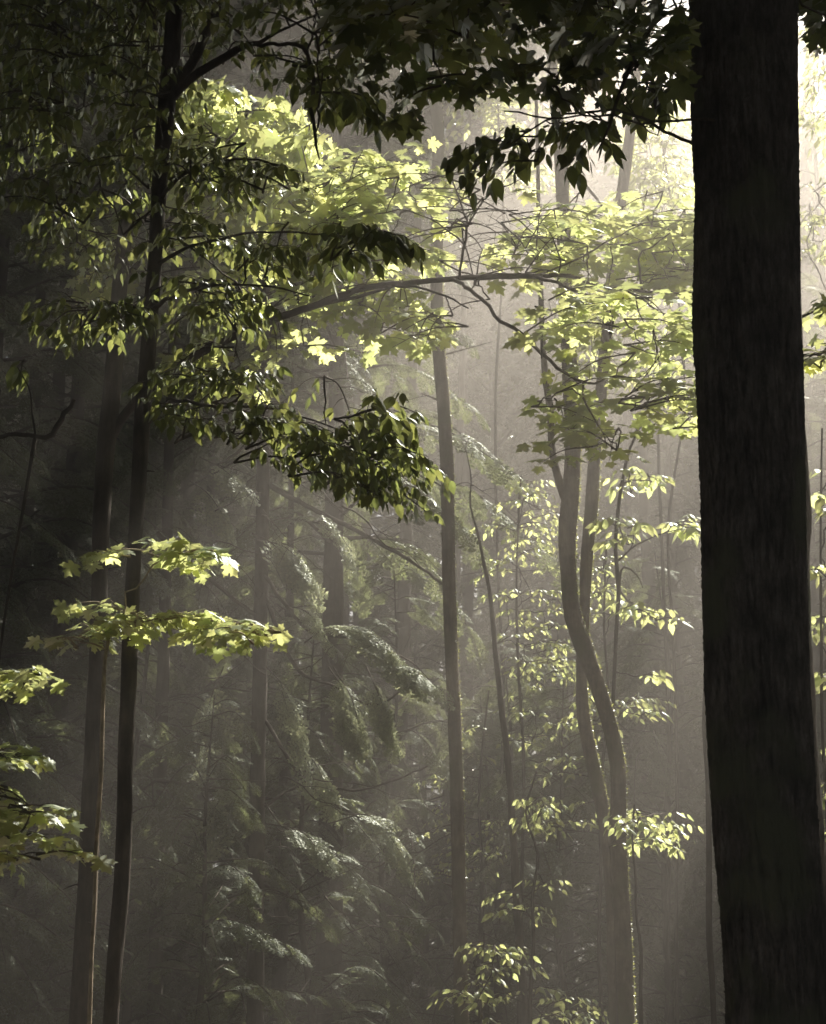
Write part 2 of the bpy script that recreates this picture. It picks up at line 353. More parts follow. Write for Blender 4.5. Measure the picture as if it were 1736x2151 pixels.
        for k in order:
            t = T[k]; sk = np.array(s.skel); dist = np.linalg.norm(sk[:, :3] - t, axis=1) + .8 * np.maximum(0, sk[:, 2] - t[2] - .1)
            j = int(np.argmin(dist)); a = sk[j, :3]; d = t - a; dh = unit([d[0], d[1], 0]) if np.hypot(d[0], d[1]) > .05 else unit([rng.normal(), rng.normal(), 0])
            if dirb is not None: dh = unit(dh + np.array(dirb))
            L = rng.uniform(*blen); st = t - dh * L * .5 + [0, 0, -rise * L * .3]; en = t + dh * L * .5 + [0, 0, -hang * .2 * L]
            gd = np.linalg.norm(st - a)
            if gd > .12:
                ra = min(sk[j, 3] * .7, .004 + .006 * gd)
                mid = (a + st) / 2 + rng.normal(0, .05 * gd, 3) + [0, 0, .04 * gd]
                c = smooth_path([a, mid, st], max(5, int(gd / .1))); c[1:-1] += rng.normal(0, .01, (len(c) - 2, 3))
                tube(s.limb, c, np.linspace(ra, r0, len(c)), 5)
                for p in c[1:-1:2]: s.skel.append((*p, .006))
            s.skel.append((*st, .006)); s.skel.append((*((st + t) / 2), .005))
            s.bough(kind, [st, t + [0, 0, rise * L * .5], en], size, side, gap, lgap, hang, tilt, r0, .05, flat)
    def hemb(s, pts, size=.5, n=8, r0=.012, start=.3, lo=False, spread=.6):
        """hemlock branch with hanging sprays"""
        q = smooth_path(pts, 16); tube(s.limb, q, np.linspace(r0, .003, len(q)), 5)
        pos, fw, nr, sz = [], [], [], []
        for i in range(n):
            u = start + (1 - start) * (i + .5) / n
            p = np.array([np.interp(u, np.linspace(0, 1, 16), q[:, a]) for a in range(3)])
            j = min(14, int(u * 15)); t = unit(q[j + 1] - q[j]); sd = unit(np.cross(t, [0, 0, 1.0])) * (1 if i % 2 else -1)
            if i == n - 1: sd = sd * .1
            pos.append(p); fw.append(unit(t + sd * random.uniform(.4, 1.1) * spread + [0, 0, random.uniform(-.45, .0)])); nr.append(unit([rng.normal(0, .25), rng.normal(0, .25), 1])); sz.append(size * (1.1 - .4 * u) * random.uniform(.7, 1.2))
        tp = (SPRAY_LO if lo else SPRAYS)[random.randrange(2)]
        V, F = tp; bake(s.hem, (V[:, [1, 0, 2]], F), pos, fw, nr, sz)
    def finish(s, extra=None):
        r = root(s.name, s.label, s.cat, s.base, s.group); b = s.base
        if s.merge and s.limb.n:
            for v, f in zip(s.limb.v, s.limb.f): s.trunk.v.append(v); s.trunk.f.append(f + s.trunk.n)
            s.trunk.n += s.limb.n; s.limb = MB()
        if s.trunk.n: s.trunk.build('trunk', s.bark, r, org=b)
        if s.limb.n: s.limb.build('limbs', M_TWIG if s.bark not in (M_STEM_LIT,) else M_STEM_LIT, r, org=b)
        mb = MB()
        for kind, rows in s.lv.items():
            a = np.array(rows)
            if s.cat == 'tree': a = clear_way(a)
            if s is big:
                v = a[:, :3] + a[:, 3:6] * .08 - CAM; zz = v @ FWD; xx = CX + FPX * (v @ RT) / zz; a = a[(xx < 1440) | (xx > 1690)]
            tpl = {'maple': MAPLE, 'maplelo': MAPLE_LO, 'ovate': OVATE, 'ovatelo': OVATE_LO}[kind]
            bake(mb, tpl, a[:, :3], a[:, 3:6], a[:, 6:9], a[:, 9])
        if mb.n: mb.build('leaves', s.leafmat or M_MAPLE, r, smooth=False, org=b)
        if s.hem.n: s.hem.build('needles', s.needle or M_HEM, r, smooth=False, org=b)
        if s.moss.n: s.moss.build('moss', M_MOSS, r, smooth=False, org=b)
        s.root = r
        return r
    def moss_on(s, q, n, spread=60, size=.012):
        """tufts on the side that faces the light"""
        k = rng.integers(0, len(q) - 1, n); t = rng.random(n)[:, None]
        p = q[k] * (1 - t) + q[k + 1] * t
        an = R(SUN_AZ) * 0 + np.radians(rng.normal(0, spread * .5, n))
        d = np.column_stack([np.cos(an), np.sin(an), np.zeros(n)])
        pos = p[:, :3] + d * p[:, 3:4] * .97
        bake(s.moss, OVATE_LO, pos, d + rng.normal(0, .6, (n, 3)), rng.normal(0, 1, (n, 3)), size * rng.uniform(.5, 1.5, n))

# ------------------------------------------------------------------ ground
def ground():
    n = 120; u = np.linspace(-1, 1, n); xs = np.sign(u) * np.abs(u) ** 1.6 * 78; ys = xs + 20
    X, Yy = np.meshgrid(xs, ys, indexing='ij')
    Z = .08 * np.sin(X * .7 + 1) * np.cos(Yy * .5) + .05 * np.sin(X * 1.9 + Yy * 1.3) - .05
    Z += np.clip((Yy - 24) / 60, 0, 1) * 1.2
    mb = MB(); i, j = np.meshgrid(np.arange(n - 1), np.arange(n - 1), indexing='ij'); a = (i * n + j).ravel()
    mb.add(np.stack([X, Yy, Z], -1).reshape(-1, 3), np.stack([a, a + n, a + n + 1, a + 1], -1))
    m, nt, out = new_mat('leaf_litter'); N, L = nt.nodes, nt.links
    tc = N.new('ShaderNodeTexCoord'); vo = N.new('ShaderNodeTexVoronoi'); vo.inputs['Scale'].default_value = 14; L.new(tc.outputs['Object'], vo.inputs[0])
    cr = N.new('ShaderNodeValToRGB'); cr.color_ramp.elements[0].color = (.035, .025, .016, 1); cr.color_ramp.elements[1].color = (.13, .09, .055, 1)
    L.new(vo.outputs['Color'], cr.inputs[0]); b = N.new('ShaderNodeBsdfPrincipled'); b.inputs['Roughness'].default_value = .9
    bp = N.new('ShaderNodeBump'); bp.inputs['Strength'].default_value = .6; L.new(vo.outputs[0], bp.inputs['Height']); L.new(bp.outputs[0], b.inputs['Normal'])
    L.new(cr.outputs[0], b.inputs[0]); L.new(b.outputs[0], out.inputs[0])
    o = mb.build('ground', m); o['kind'] = 'structure'
ground()

# ================================================================== the big dark trunk on the right
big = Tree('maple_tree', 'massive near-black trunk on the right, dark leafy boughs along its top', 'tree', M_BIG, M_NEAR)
LE = [(-200, 1452), (0, 1455), (300, 1457), (600, 1460), (850, 1465), (1030, 1473), (1250, 1480), (1400, 1487), (1700, 1500), (1900, 1515), (2151, 1532)]
RE = [(-200, 1668), (0, 1670), (300, 1673), (550, 1675), (800, 1679), (950, 1684), (1180, 1691), (1400, 1698), (1600, 1710), (1750, 1718), (1900, 1726), (2151, 1738)]
BY = 8.0
P = []
for py in np.linspace(-200, 2151, 24):
    l = np.interp(py, *zip(*LE)); r = np.interp(py, *zip(*RE)); p = at((l + r) / 2, py, BY); P.append([*p, (r - l) / 2 / FPX * ((p - CAM) @ FWD)])
P = P[::-1]; z0 = P[0][2]; d0 = (np.array(P[0][:2]) - P[3][:2])
P = [[P[0][0] + .03, BY, -.15, P[0][3] * 1.75], [P[0][0] + .02, BY, .25, P[0][3] * 1.3], [P[0][0] + .01, BY, .8, P[0][3] * 1.08]] + P
tp = np.array(P[-1]); dd = tp - np.array(P[-6]); dd /= dd[2]
for h in (9, 12, 15, 18): P.append([tp[0] + dd[0] * (h - tp[2]), BY, h, tp[3] * (1 - .035 * (h - tp[2]))])
q = smooth_path(P, 1500)
def bigdisp(th, p):
    z = p[:, 2][:, None]; t = th[None]; w = t + .05 * np.sin(z * 2.3) + .03 * np.sin(z * 5.1 + 1)
    out = 0
    rs = np.random.default_rng(5)
    for k in range(14):
        m = int(rs.integers(18, 60)); f = rs.uniform(1, 9); ph = rs.uniform(0, 6.28)
        out = out + np.sin(m * w + f * z * .6 + ph + 1.3 * np.sin(z * rs.uniform(2, 6) + ph)) * .0020
    for k in range(7):
        m = int(rs.integers(2, 7)); f = rs.uniform(.6, 5); ph = rs.uniform(0, 6.28); out = out + np.sin(m * t + f * z + ph) * .0035
    return out + rs.normal(0, .0022, (len(p), len(th)))
tube(big.trunk, q[:, :3], q[:, 3], 150, disp=bigdisp)
big.base = np.array([P[0][0], BY, 0.0])
for k in range(0, len(q), 30): big.skel.append((*q[k, :3], q[k, 3]))
bt = q
# hanging limb at the top of the frame
big.limbpx([(1560, -260, 7.9, 30), (1480, -180, 7.6, 22), (1400, -60, 7.3, 14), (1385, 20, 7.2, 12), (1340, 110, 7.2, 10), (1308, 180, 7.2, 8), (1288, 240, 7.2, 7), (1272, 285, 7.2, 5), (1258, 320, 7.2, 3)])
big.limbpx([(1500, 250, 7.7, 7), (1457, 252, 7.5, 6), (1400, 255, 7.4, 5), (1340, 258, 7.3, 5), (1300, 250, 7.2, 5), (1286, 240, 7.2, 5)])
big.limbpx([(1286, 243, 7.2, 5), (1220, 245, 7.2, 4), (1150, 248, 7.2, 4), (1100, 240, 7.2, 4), (1060, 235, 7.2, 3)])
big.limbpx([(1400, -60, 7.3, 12), (1200, -90, 7.1, 12), (1000, -60, 7.0, 10), (850, -40, 7.0, 8), (700, -30, 7.0, 6), (560, -40, 7.0, 5)])
big.limbpx([(1430, 256, 7.4, 4), (1390, 240, 7.4, 3), (1360, 270, 7.4, 3), (1330, 240, 7.4, 3), (1300, 200, 7.4, 2)])
big.limbpx([(1390, 257, 7.4, 4), (1375, 290, 7.4, 3), (1350, 262, 7.4, 3), (1320, 220, 7.4, 2), (1290, 150, 7.3, 2)])
top = [(700, -120), (1450, -120), (1450, 80), (1350, 95), (1180, 85), (1000, 60), (880, 75), (760, 40)]
big.fill('maple', top, (6.6, 8.2), 40, .125, (.4, .7), .3, .11, .09, .35, .5)
big.fill('maple', [(880, 130), (1000, 110), (1010, 210), (870, 215)], (6.8, 7.4), 4, .125, (.2, .4), .22, .12, .1, .5, .5)
big.fill('maple', [(1040, 150), (1180, 120), (1230, 180), (1120, 225), (1030, 215)], (6.8, 7.4), 4, .125, (.2, .4), .22, .12, .1, .5, .5)
big.fill('maple', [(1215, 90), (1440, 90), (1440, 150), (1300, 140)], (6.8, 7.4), 6, .125, (.2, .4), .22, .12, .1, .5, .5)
big.fill('maple', [(1690, -100), (1800, -100), (1780, 120), (1700, 110)], (8.5, 9.0), 9, .12, (.3, .5), .25, .11, .09, .4, .5)
big.finish()

# the stem standing close behind it, seen as a paler strip down its right edge
bs = Tree('slim_tree', 'slim grey trunk just behind the massive trunk, a paler strip along its right edge', 'tree', M_MOSSY, M_MAPLE)
bs.stem([(1628, -200, 88), (1630, 0, 88), (1634, 300, 88), (1638, 550, 88), (1642, 800, 92), (1648, 950, 94), (1655, 1090, 100), (1656, 1180, 88), (1664, 1400, 88), (1676, 1600, 88), (1688, 1800, 92), (1704, 2151, 96)], 10.2, 19, 40, .012)
bs.limbpx([(1655, 700, 10.2, 12), (1690, 660, 10.2, 7), (1745, 648, 10.2, 4), (1800, 640, 10.2, 3)])
bs.limbpx([(1655, 770, 10.2, 12), (1700, 745, 10.2, 6), (1745, 752, 10.2, 4)])
bs.fill('maple', [(1690, 635), (1736, 630), (1800, 640), (1790, 680), (1690, 672)], (9.9, 10.5), 6, .115, (.25, .4), .2, .1, .08, .3, .5)
bs.fill('maple', [(1692, 720), (1736, 715), (1800, 720), (1790, 765), (1695, 765)], (9.9, 10.5), 5, .115, (.25, .4), .2, .1, .08, .3, .5)
bs.merge = True; bs.finish()

# ================================================================== left pair
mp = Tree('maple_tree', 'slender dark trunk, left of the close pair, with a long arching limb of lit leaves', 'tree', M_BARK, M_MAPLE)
Y3 = 11.3
qm = mp.stem([(300, 200, 26), (285, 330, 28), (268, 450, 32), (252, 600, 32), (242, 750, 36), (233, 850, 40), (222, 950, 38), (213, 1100, 36), (210, 1200, 35), (207, 1350, 36), (200, 1500, 38), (193, 1650, 41), (186, 1850, 42), (176, 2000, 44), (168, 2151, 45)], Y3, 17, 20, .02)
A = mp.limbpx([(236, 915, Y3, 22), (262, 872, Y3, 20), (300, 832, Y3, 19), (345, 792, Y3, 18), (400, 752, Y3, 17), (460, 722, 11.2, 17), (520, 696, 11.2, 16), (600, 662, 11.2, 16), (680, 634, 11.2, 15), (760, 606, 11.3, 14), (850, 596, 11.4, 13), (930, 587, 11.4, 12), (1050, 580, 11.5, 12), (1125, 580, 11.5, 11), (1192, 578, 11.6, 9), (1228, 592, 11.7, 8), (1276, 604, 11.8, 7), (1348, 612, 11.8, 6), (1415, 615, 11.8, 5), (1457, 634, 11.8, 4), (1500, 650, 11.8, 3)], sides=10)
mp.limbpx([(1120, 581, 11.5, 8), (1165, 592, 11.3, 7), (1209, 612, 11.2, 7), (1265, 629, 11.2, 6), (1320, 624, 11.2, 5), (1348, 629, 11.2, 5), (1376, 649, 11.2, 4), (1457, 691, 11.2, 3), (1490, 705, 11.2, 2)])
mp.limbpx([(955, 588, 11.4, 9), (986, 607, 11.2, 9), (1028, 643, 11.0, 8), (1047, 671, 11, 8), (1083, 693, 10.9, 8), (1139, 741, 10.8, 7), (1181, 780, 10.8, 7), (1226, 803, 10.8, 6), (1242, 807, 10.8, 5), (1279, 791, 10.8, 4), (1348, 788, 10.8, 3), (1390, 744, 10.8, 2)])
mp.limbpx([(1226, 803, 10.8, 5), (1228, 838, 10.7, 5), (1237, 860, 10.7, 4), (1259, 894, 10.7, 3), (1275, 935, 10.7, 2)])
mp.limbpx([(640, 650, 11.2, 8), (760, 620, 11.2, 7), (850, 600, 11.0, 6), (930, 620, 11.0, 5), (985, 650, 10.9, 3)])
mp.limbpx([(965, 585, 11.4, 6), (975, 520, 11.2, 6), (982, 470, 11.2, 5), (965, 420, 11.3, 4), (950, 380, 11.3, 3)])
mp.limbpx([(982, 480, 11.2, 4), (1010, 430, 11.2, 3), (1040, 400, 11.2, 3), (1090, 380, 11.2, 2)])
mp.limbpx([(978, 515, 11.2, 4), (920, 470, 11.1, 3), (850, 440, 11.0, 3), (790, 450, 11, 2)])
mp.limbpx([(1348, 612, 11.8, 5), (1345, 560, 11.8, 5), (1342, 535, 11.8, 4), (1375, 515, 11.8, 3), (1410, 490, 11.8, 2)])
mp.limbpx([(1125, 580, 11.5, 5), (1180, 560, 11.6, 4), (1240, 530, 11.7, 4), (1290, 500, 11.8, 3), (1350, 470, 11.9, 2)])
mp.limbpx([(255, 600, Y3, 14), (330, 500, 11.6, 12), (400, 400, 11.9, 9), (460, 320, 12, 7), (520, 240, 12.1, 5)])
mp.limbpx([(460, 330, 12, 5), (480, 395, 12, 5), (520, 435, 12, 4), (570, 440, 12, 4), (640, 425, 12, 2)])
F = mp.fill
F('maple', [(370, 140), (440, 130), (540, 190), (600, 220), (670, 330), (640, 400), (520, 420), (380, 340)], (11.6, 12.6), 34, .125, (.4, .7), .35, .11, .08, .45, .75)
F('maple', [(400, 320), (660, 340), (760, 420), (740, 600), (560, 640), (380, 560)], (11.4, 12.6), 46, .12, (.5, .9), .38, .155, .15, .3, .45)
F('maple', [(640, 350), (880, 345), (1060, 390), (1190, 440), (1190, 560), (980, 590), (760, 560), (660, 470)], (11.0, 12.4), 76, .12, (.5, .9), .38, .155, .15, .16, .26, flat=.05)
F('maple', [(1150, 450), (1300, 430), (1470, 430), (1480, 600), (1280, 600), (1130, 570)], (12.3, 13.3), 56, .12, (.5, .9), .38, .155, .15, .16, .26, flat=.05)
F('maple', [(1000, 640), (1200, 600), (1470, 630), (1480, 900), (1400, 900), (1250, 820), (1120, 730)], (10.4, 11.3), 27, .12, (.4, .8), .36, .155, .15, .16, .26, flat=.05)
F('maple', [(1120, 890), (1200, 850), (1470, 820), (1470, 910), (1300, 930), (1230, 985), (1150, 955)], (10.5, 11.2), 15, .12, (.4, .7), .3, .155, .15, .16, .26, flat=.05)
F('maple', [(640, 590), (920, 600), (1000, 680), (900, 720), (760, 700), (640, 760), (560, 720)], (11, 12.2), 36, .115, (.4, .7), .35, .155, .15, .3, .45)
F('maple', [(70, 480), (250, 440), (250, 620), (130, 560)], (11.2, 12.2), 12, .11, (.4, .7), .3, .155, .15, .3, .5)
F('maple', [(370, 640), (540, 700), (520, 830), (380, 850)], (11.3, 12.2), 14, .11, (.4, .7), .3, .155, .15, .3, .5)
mp.stubs(qm, 16, .006); mp.finish()

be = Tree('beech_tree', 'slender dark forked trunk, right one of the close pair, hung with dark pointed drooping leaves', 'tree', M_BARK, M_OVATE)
Y2 = 9.4
qe = be.stem([(378, -150, 34), (368, 0, 36), (356, 170, 38), (345, 280, 36), (335, 400, 32), (325, 560, 30), (318, 650, 32), (306, 800, 32), (298, 900, 33), (290, 1050, 32), (283, 1150, 30), (275, 1320, 33), (268, 1500, 34), (262, 1650, 33), (262, 1750, 33), (255, 1870, 34), (243, 2000, 33), (233, 2151, 32)], Y2, 16, 22, .025)
be.limbpx([(352, 215, Y2, 26), (375, 180, Y2, 24), (410, 120, Y2, 22), (440, 60, Y2, 20), (470, -20, Y2, 18), (500, -120, Y2, 14)])
be.limbpx([(360, 205, Y2, 22), (400, 165, Y2, 19), (450, 130, Y2, 18), (498, 104, Y2, 16), (540, 90, Y2, 10), (600, 60, Y2, 6), (680, 20, Y2, 4)])
be.limbpx([(300, 905, Y2, 14), (325, 870, Y2, 11), (350, 848, 9.3, 9), (375, 842, 9.2, 8), (425, 850, 9.1, 7), (475, 857, 9.0, 6), (560, 858, 9.0, 5), (650, 880, 8.9, 4), (740, 915, 8.9, 3)])
be.limbpx([(318, 650, Y2, 10), (370, 620, 9.1, 8), (450, 600, 9.0, 6), (560, 600, 8.9, 4), (650, 620, 8.9, 3)])
be.limbpx([(326, 560, Y2, 9), (400, 520, 9.2, 7), (520, 490, 9.0, 5), (640, 490, 9, 4), (740, 500, 9, 3)])
be.limbpx([(336, 420, Y2, 10), (380, 370, 9.2, 7), (440, 345, 9.1, 6), (520, 335, 9.0, 5), (600, 350, 9.0, 3)])
be.limbpx([(318, 660, Y2, 8), (280, 640, 9.2, 6), (220, 640, 9.1, 4), (150, 650, 9.0, 3)])
be.limbpx([(350, 260, Y2, 10), (280, 180, 9.2, 8), (200, 130, 9.1, 6), (110, 100, 9, 4)])
be.limbpx([(650, 120, 8.8, 9), (658, 170, 8.8, 9), (655, 240, 8.8, 8), (665, 300, 8.8, 6), (672, 335, 8.8, 3)])
be.limbpx([(500, 100, Y2, 8), (580, 90, 9, 8), (640, 100, 8.8, 9), (655, 140, 8.8, 8)])
F = be.fill
k = dict(side=.3, gap=.075, lgap=.045, hang=.9, tilt=.45)
F('ovate', [(360, 330), (480, 320), (600, 350), (600, 400), (380, 420)], (8.6, 9.4), 16, .083, (.35, .6), **k)
F('ovate', [(340, 470), (600, 490), (690, 520), (600, 545), (340, 540)], (8.6, 9.6), 14, .08, (.35, .6), **k)
F('ovate', [(640, 475), (820, 468), (830, 500), (700, 520)], (8.7, 9.2), 7, .11, (.4, .6), **k)
F('ovate', [(330, 600), (520, 600), (560, 640), (460, 680), (340, 700)], (8.6, 9.8), 17, .08, (.35, .6), **k)
F('ovate', [(90, 635), (180, 620), (290, 650), (290, 690), (120, 680)], (8.6, 9.4), 15, .083, (.3, .55), **k)
F('ovate', [(340, 740), (560, 740), (700, 770), (740, 850), (500, 830), (350, 810)], (8.6, 9.6), 19, .08, (.35, .6), **k)
F('ovate', [(350, 850), (560, 850), (780, 890), (900, 955), (880, 985), (760, 960), (620, 930), (400, 915)], (8.4, 9.4), 44, .08, (.35, .6), dirb=(1.0, -.2, 0), **k)
F('ovate', [(540, 950), (680, 930), (800, 980), (860, 1040), (820, 1055), (720, 1010), (560, 990)], (8.4, 9.2), 17, .083, (.3, .5), dirb=(1.0, -.2, -.2), **k)
F('ovate', [(740, 825), (830, 850), (860, 900), (780, 880)], (8.4, 9.2), 5, .12, (.3, .5), dirb=(1.0, 0, 0), **k)
F('ovate', [(550, -80), (1000, -80), (900, 60), (740, 110), (650, 210), (600, 130), (540, 60)], (8.2, 9.6), 40, .083, (.35, .6), **k)
F('ovate', [(640, 150), (740, 150), (760, 220), (680, 240)], (8.6, 9.0), 6, .115, (.25, .4), **k)
F('ovate', [(0, -60), (340, -60), (330, 470), (200, 560), (0, 400)], (8.8, 10.8), 120, .083, (.4, .8), **k)
F('ovate', [(380, -60), (560, -60), (540, 120), (400, 170)], (9, 10.4), 16, .08, (.35, .6), **k)
be.stubs(qe, 16, .006); be.finish()

# ovate-leaved sprays that hang in front of the bright gap, from a bough of a beech standing out of view to the right
hb = Tree('beech_tree', 'pointed-leaved tree hidden behind the massive trunk, its sprays reaching left near the top', 'tree', M_BARK, M_OVATE)
hb.stem([(1560, -200, 40), (1570, 900, 44), (1590, 2151, 50)], 9.6, 15, 14)
hb.limbpx([(1566, 330, 9.6, 12), (1450, 300, 9.2, 8), (1330, 240, 8.8, 6), (1230, 235, 8.6, 5), (1150, 250, 8.5, 4), (1080, 300, 8.5, 3)])
hb.limbpx([(1566, 230, 9.6, 9), (1450, 190, 9.2, 6), (1350, 175, 9.0, 5), (1250, 170, 9.0, 3)])
k2 = dict(side=.22, gap=.07, lgap=.045, hang=.9, tilt=.45)
hb.fill('ovate', [(1000, 290), (1100, 290), (1190, 335), (1180, 365), (1020, 350)], (8.4, 8.8), 7, .115, (.25, .45), dirb=(-1, 0, 0), **k2)
hb.fill('ovate', [(1120, 240), (1230, 235), (1270, 285), (1240, 305), (1140, 285)], (8.4, 8.8), 6, .115, (.25, .45), dirb=(-1, 0, 0), **k2)
hb.fill('ovate', [(1310, 170), (1450, 160), (1450, 250), (1380, 240)], (8.8, 9.3), 8, .12, (.25, .4), dirb=(-1, 0, 0), **k2)
hb.merge = True; hb.finish()

# ================================================================== thin maple saplings with sunlit tiers on the left
def sapling(label, stem, Y, limbs, fills, kind='maple', mat=None, size=.105, bark=None, name='maple_sapling', cat='sapling', zt=None, **kw):
    t = Tree(name, label, cat, bark or M_BARK, mat or M_MAPLE)
    t.stem(stem, Y, zt, 8, .04)
    for l in limbs: t.limbpx(l)
    a = dict(side=.22, gap=.1, lgap=.075, hang=.25, tilt=.4); a.update(kw)
    for poly, dY, n, bl in fills: t.fill(kind, poly, (Y - dY, Y + dY), n, size, bl, **a)
    t.merge = True; t.finish(); return t
YS = 9.0
sapling('thin pale sunlit stem beside the close trunk pair, carrying flat tiers of bright maple leaves', [(246, 1290, 6), (232, 1330, 7), (222, 1372, 8), (216, 1500, 9), (213, 1620, 9), (204, 1750, 9), (199, 1900, 9), (193, 2000, 9), (188, 2151, 10)], YS,
        [[(234, 1325, YS, 6), (262, 1285, YS, 5), (262, 1240, YS, 4), (290, 1235, YS, 4), (330, 1180, YS, 4), (400, 1160, YS, 3), (470, 1170, YS, 2)],
         [(240, 1310, YS, 5), (300, 1305, YS, 4), (400, 1290, YS, 3), (480, 1310, YS, 3), (560, 1338, YS, 2)],
         [(224, 1365, YS, 5), (190, 1350, YS, 3), (140, 1345, YS, 2)]],
        [([(190, 1165), (240, 1150), (330, 1160), (420, 1145), (500, 1175), (495, 1190), (400, 1170), (330, 1180)], .2, 11, (.25, .4)),
         ([(230, 1280), (300, 1290), (340, 1310), (300, 1330), (235, 1305)], .2, 7, (.2, .35)),
         ([(330, 1300), (420, 1285), (480, 1300), (575, 1340), (540, 1345), (450, 1320), (360, 1325)], .2, 14, (.25, .4)),
         ([(130, 1345), (180, 1325), (230, 1345), (170, 1365)], .15, 4, (.2, .3)),
         ([(170, 1245), (210, 1240), (215, 1275), (175, 1270)], .15, 2, (.2, .3)),
         ], bark=M_STEM_LIT, size=.088)
YL = 8.0
sapling('sunlit young maple at the left picture edge with stacked drooping yellow-green leaf tiers', [(-60, 1300, 10), (-70, 1700, 12), (-80, 2151, 14)], YL,
        [[(-64, 1450, YL, 7), (-10, 1425, YL, 5), (60, 1420, YL, 3)], [(-68, 1600, YL, 7), (-10, 1580, YL, 5), (50, 1590, YL, 3)],
         [(-70, 1720, YL, 7), (0, 1660, YL, 5), (60, 1690, YL, 3)], [(-72, 1850, YL, 7), (0, 1800, YL, 4), (90, 1790, YL, 3)]],
        [([(-30, 1405), (50, 1410), (110, 1440), (60, 1440), (-30, 1425)], .2, 6, (.2, .35)),
         ([(-30, 1555), (40, 1570), (75, 1610), (30, 1620), (-30, 1590)], .2, 8, (.2, .35)),
         ([(-30, 1655), (30, 1650), (110, 1725), (70, 1735), (0, 1700)], .2, 10, (.2, .35)),
         ([(-30, 1730), (40, 1730), (100, 1770), (-20, 1760)], .2, 3, (.2, .35)),
         ([(-20, 1785), (100, 1780), (140, 1795), (-20, 1812)], .15, 4, (.2, .3))], size=.085, tilt=.28, hang=.35)
sapling('dead-branched thin sapling at the far left with two large bright hanging leaves on its tip', [(75, 915, 9), (52, 1050, 7), (10, 1300, 6), (-40, 1700, 7), (-70, 2151, 8)], 8.6,
        [[(75, 918, 8.6, 8), (105, 915, 8.6, 12), (130, 880, 8.6, 12), (158, 838, 8.6, 8)], [(75, 912, 8.6, 5), (68, 860, 8.6, 4), (60, 815, 8.6, 3), (38, 770, 8.6, 2)],
         [(75, 918, 8.6, 10), (30, 912, 8.6, 9), (-20, 925, 8.6, 8)]],
        [([(30, 762), (48, 762), (48, 772), (30, 772)], .05, 1, (.1, .12))], kind='ovate', mat=M_OVATE, size=.12, name='dead_sapling', hang=2.2, gap=.3, lgap=.2, side=.06)

# ================================================================== centre and right-hand trunks
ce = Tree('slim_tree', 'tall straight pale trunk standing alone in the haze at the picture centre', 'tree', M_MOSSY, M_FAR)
qc = ce.stem([(900, 0, 26), (906, 100, 26), (914, 200, 26), (922, 300, 26), (919, 430, 26), (918, 560, 26), (920, 700, 28), (932, 850, 28), (940, 1000, 28), (943, 1200, 28), (950, 1400, 28), (957, 1550, 29), (962, 1750, 30), (965, 1900, 30), (970, 2151, 31)], 15.6, 18, 16, .015)
ce.limbpx([(915, 260, 15.6, 12), (935, 225, 15.6, 10), (960, 180, 15.6, 8), (1000, 110, 15.6, 6), (1050, 0, 15.6, 4)])
ce.stubs(qc, 18, .01, (.05, .5)); ce.moss_on(qc, 1500, 50, .018)
ce.merge = True; ce.finish()

ds = Tree('crooked_tree', 'crooked forked trunk with mossy sunlit right edge, front one of the bowed pair', 'tree', M_MOSSY, M_OVATE)
qa = ds.stem([(1155, 60, 20), (1163, 170, 24), (1172, 260, 26), (1180, 350, 28), (1183, 450, 28), (1188, 600, 30), (1196, 750, 32), (1201, 850, 34), (1204, 960, 33), (1199, 1040, 38), (1192, 1120, 38), (1194, 1200, 34), (1203, 1290, 36), (1222, 1345, 40), (1242, 1400, 34), (1262, 1460, 33), (1283, 1530, 33), (1298, 1610, 34), (1300, 1680, 33), (1298, 1740, 36), (1303, 1850, 36), (1311, 2000, 36), (1318, 2151, 36)], 14.4, 18, 22, .02)
qb = ds.stem([(1126, 180, 7), (1130, 330, 8), (1132, 480, 10), (1136, 600, 11), (1140, 700, 12), (1147, 800, 14), (1156, 860, 15), (1160, 940, 15), (1172, 1000, 17), (1188, 1050, 20)], 14.4, None, 10, .03, down=False)
ds.limbpx([(1158, 870, 14.4, 8), (1140, 850, 14.4, 7), (1125, 838, 14.4, 6)])
ds.limbpx([(1186, 350, 14.4, 9), (1210, 370, 14.4, 8), (1240, 400, 14.4, 7), (1262, 430, 14.4, 6), (1275, 450, 14.4, 4)])
ds.stubs(qa, 12, .008, (.03, .3)); ds.moss_on(qa[len(qa) // 3:], 3600, 45, .017)
ds.merge = True; ds.finish()
dt = Tree('crooked_tree', 'slimmer leaning trunk crossing behind the crooked forked one, rising to the upper right', 'tree', M_MOSSY, M_OVATE)
qd = dt.stem([(1345, 50, 18), (1335, 170, 20), (1325, 270, 22), (1312, 370, 24), (1297, 470, 24), (1284, 600, 24), (1273, 720, 24), (1260, 850, 25), (1250, 950, 26), (1243, 1060, 28), (1234, 1160, 26), (1228, 1280, 24), (1222, 1400, 24), (1226, 1500, 27), (1240, 1580, 30), (1258, 1660, 30), (1275, 1750, 30), (1285, 1850, 30), (1290, 2000, 30), (1293, 2151, 30)], 15.4, 18, 16, .02)
dt.moss_on(qd[len(qd) // 3:], 3000, 45, .018)
dt.limbpx([(1335, 160, 15.4, 10), (1360, 90, 15.4, 8), (1400, 0, 15.4, 6)])
dt.merge = True; dt.finish()

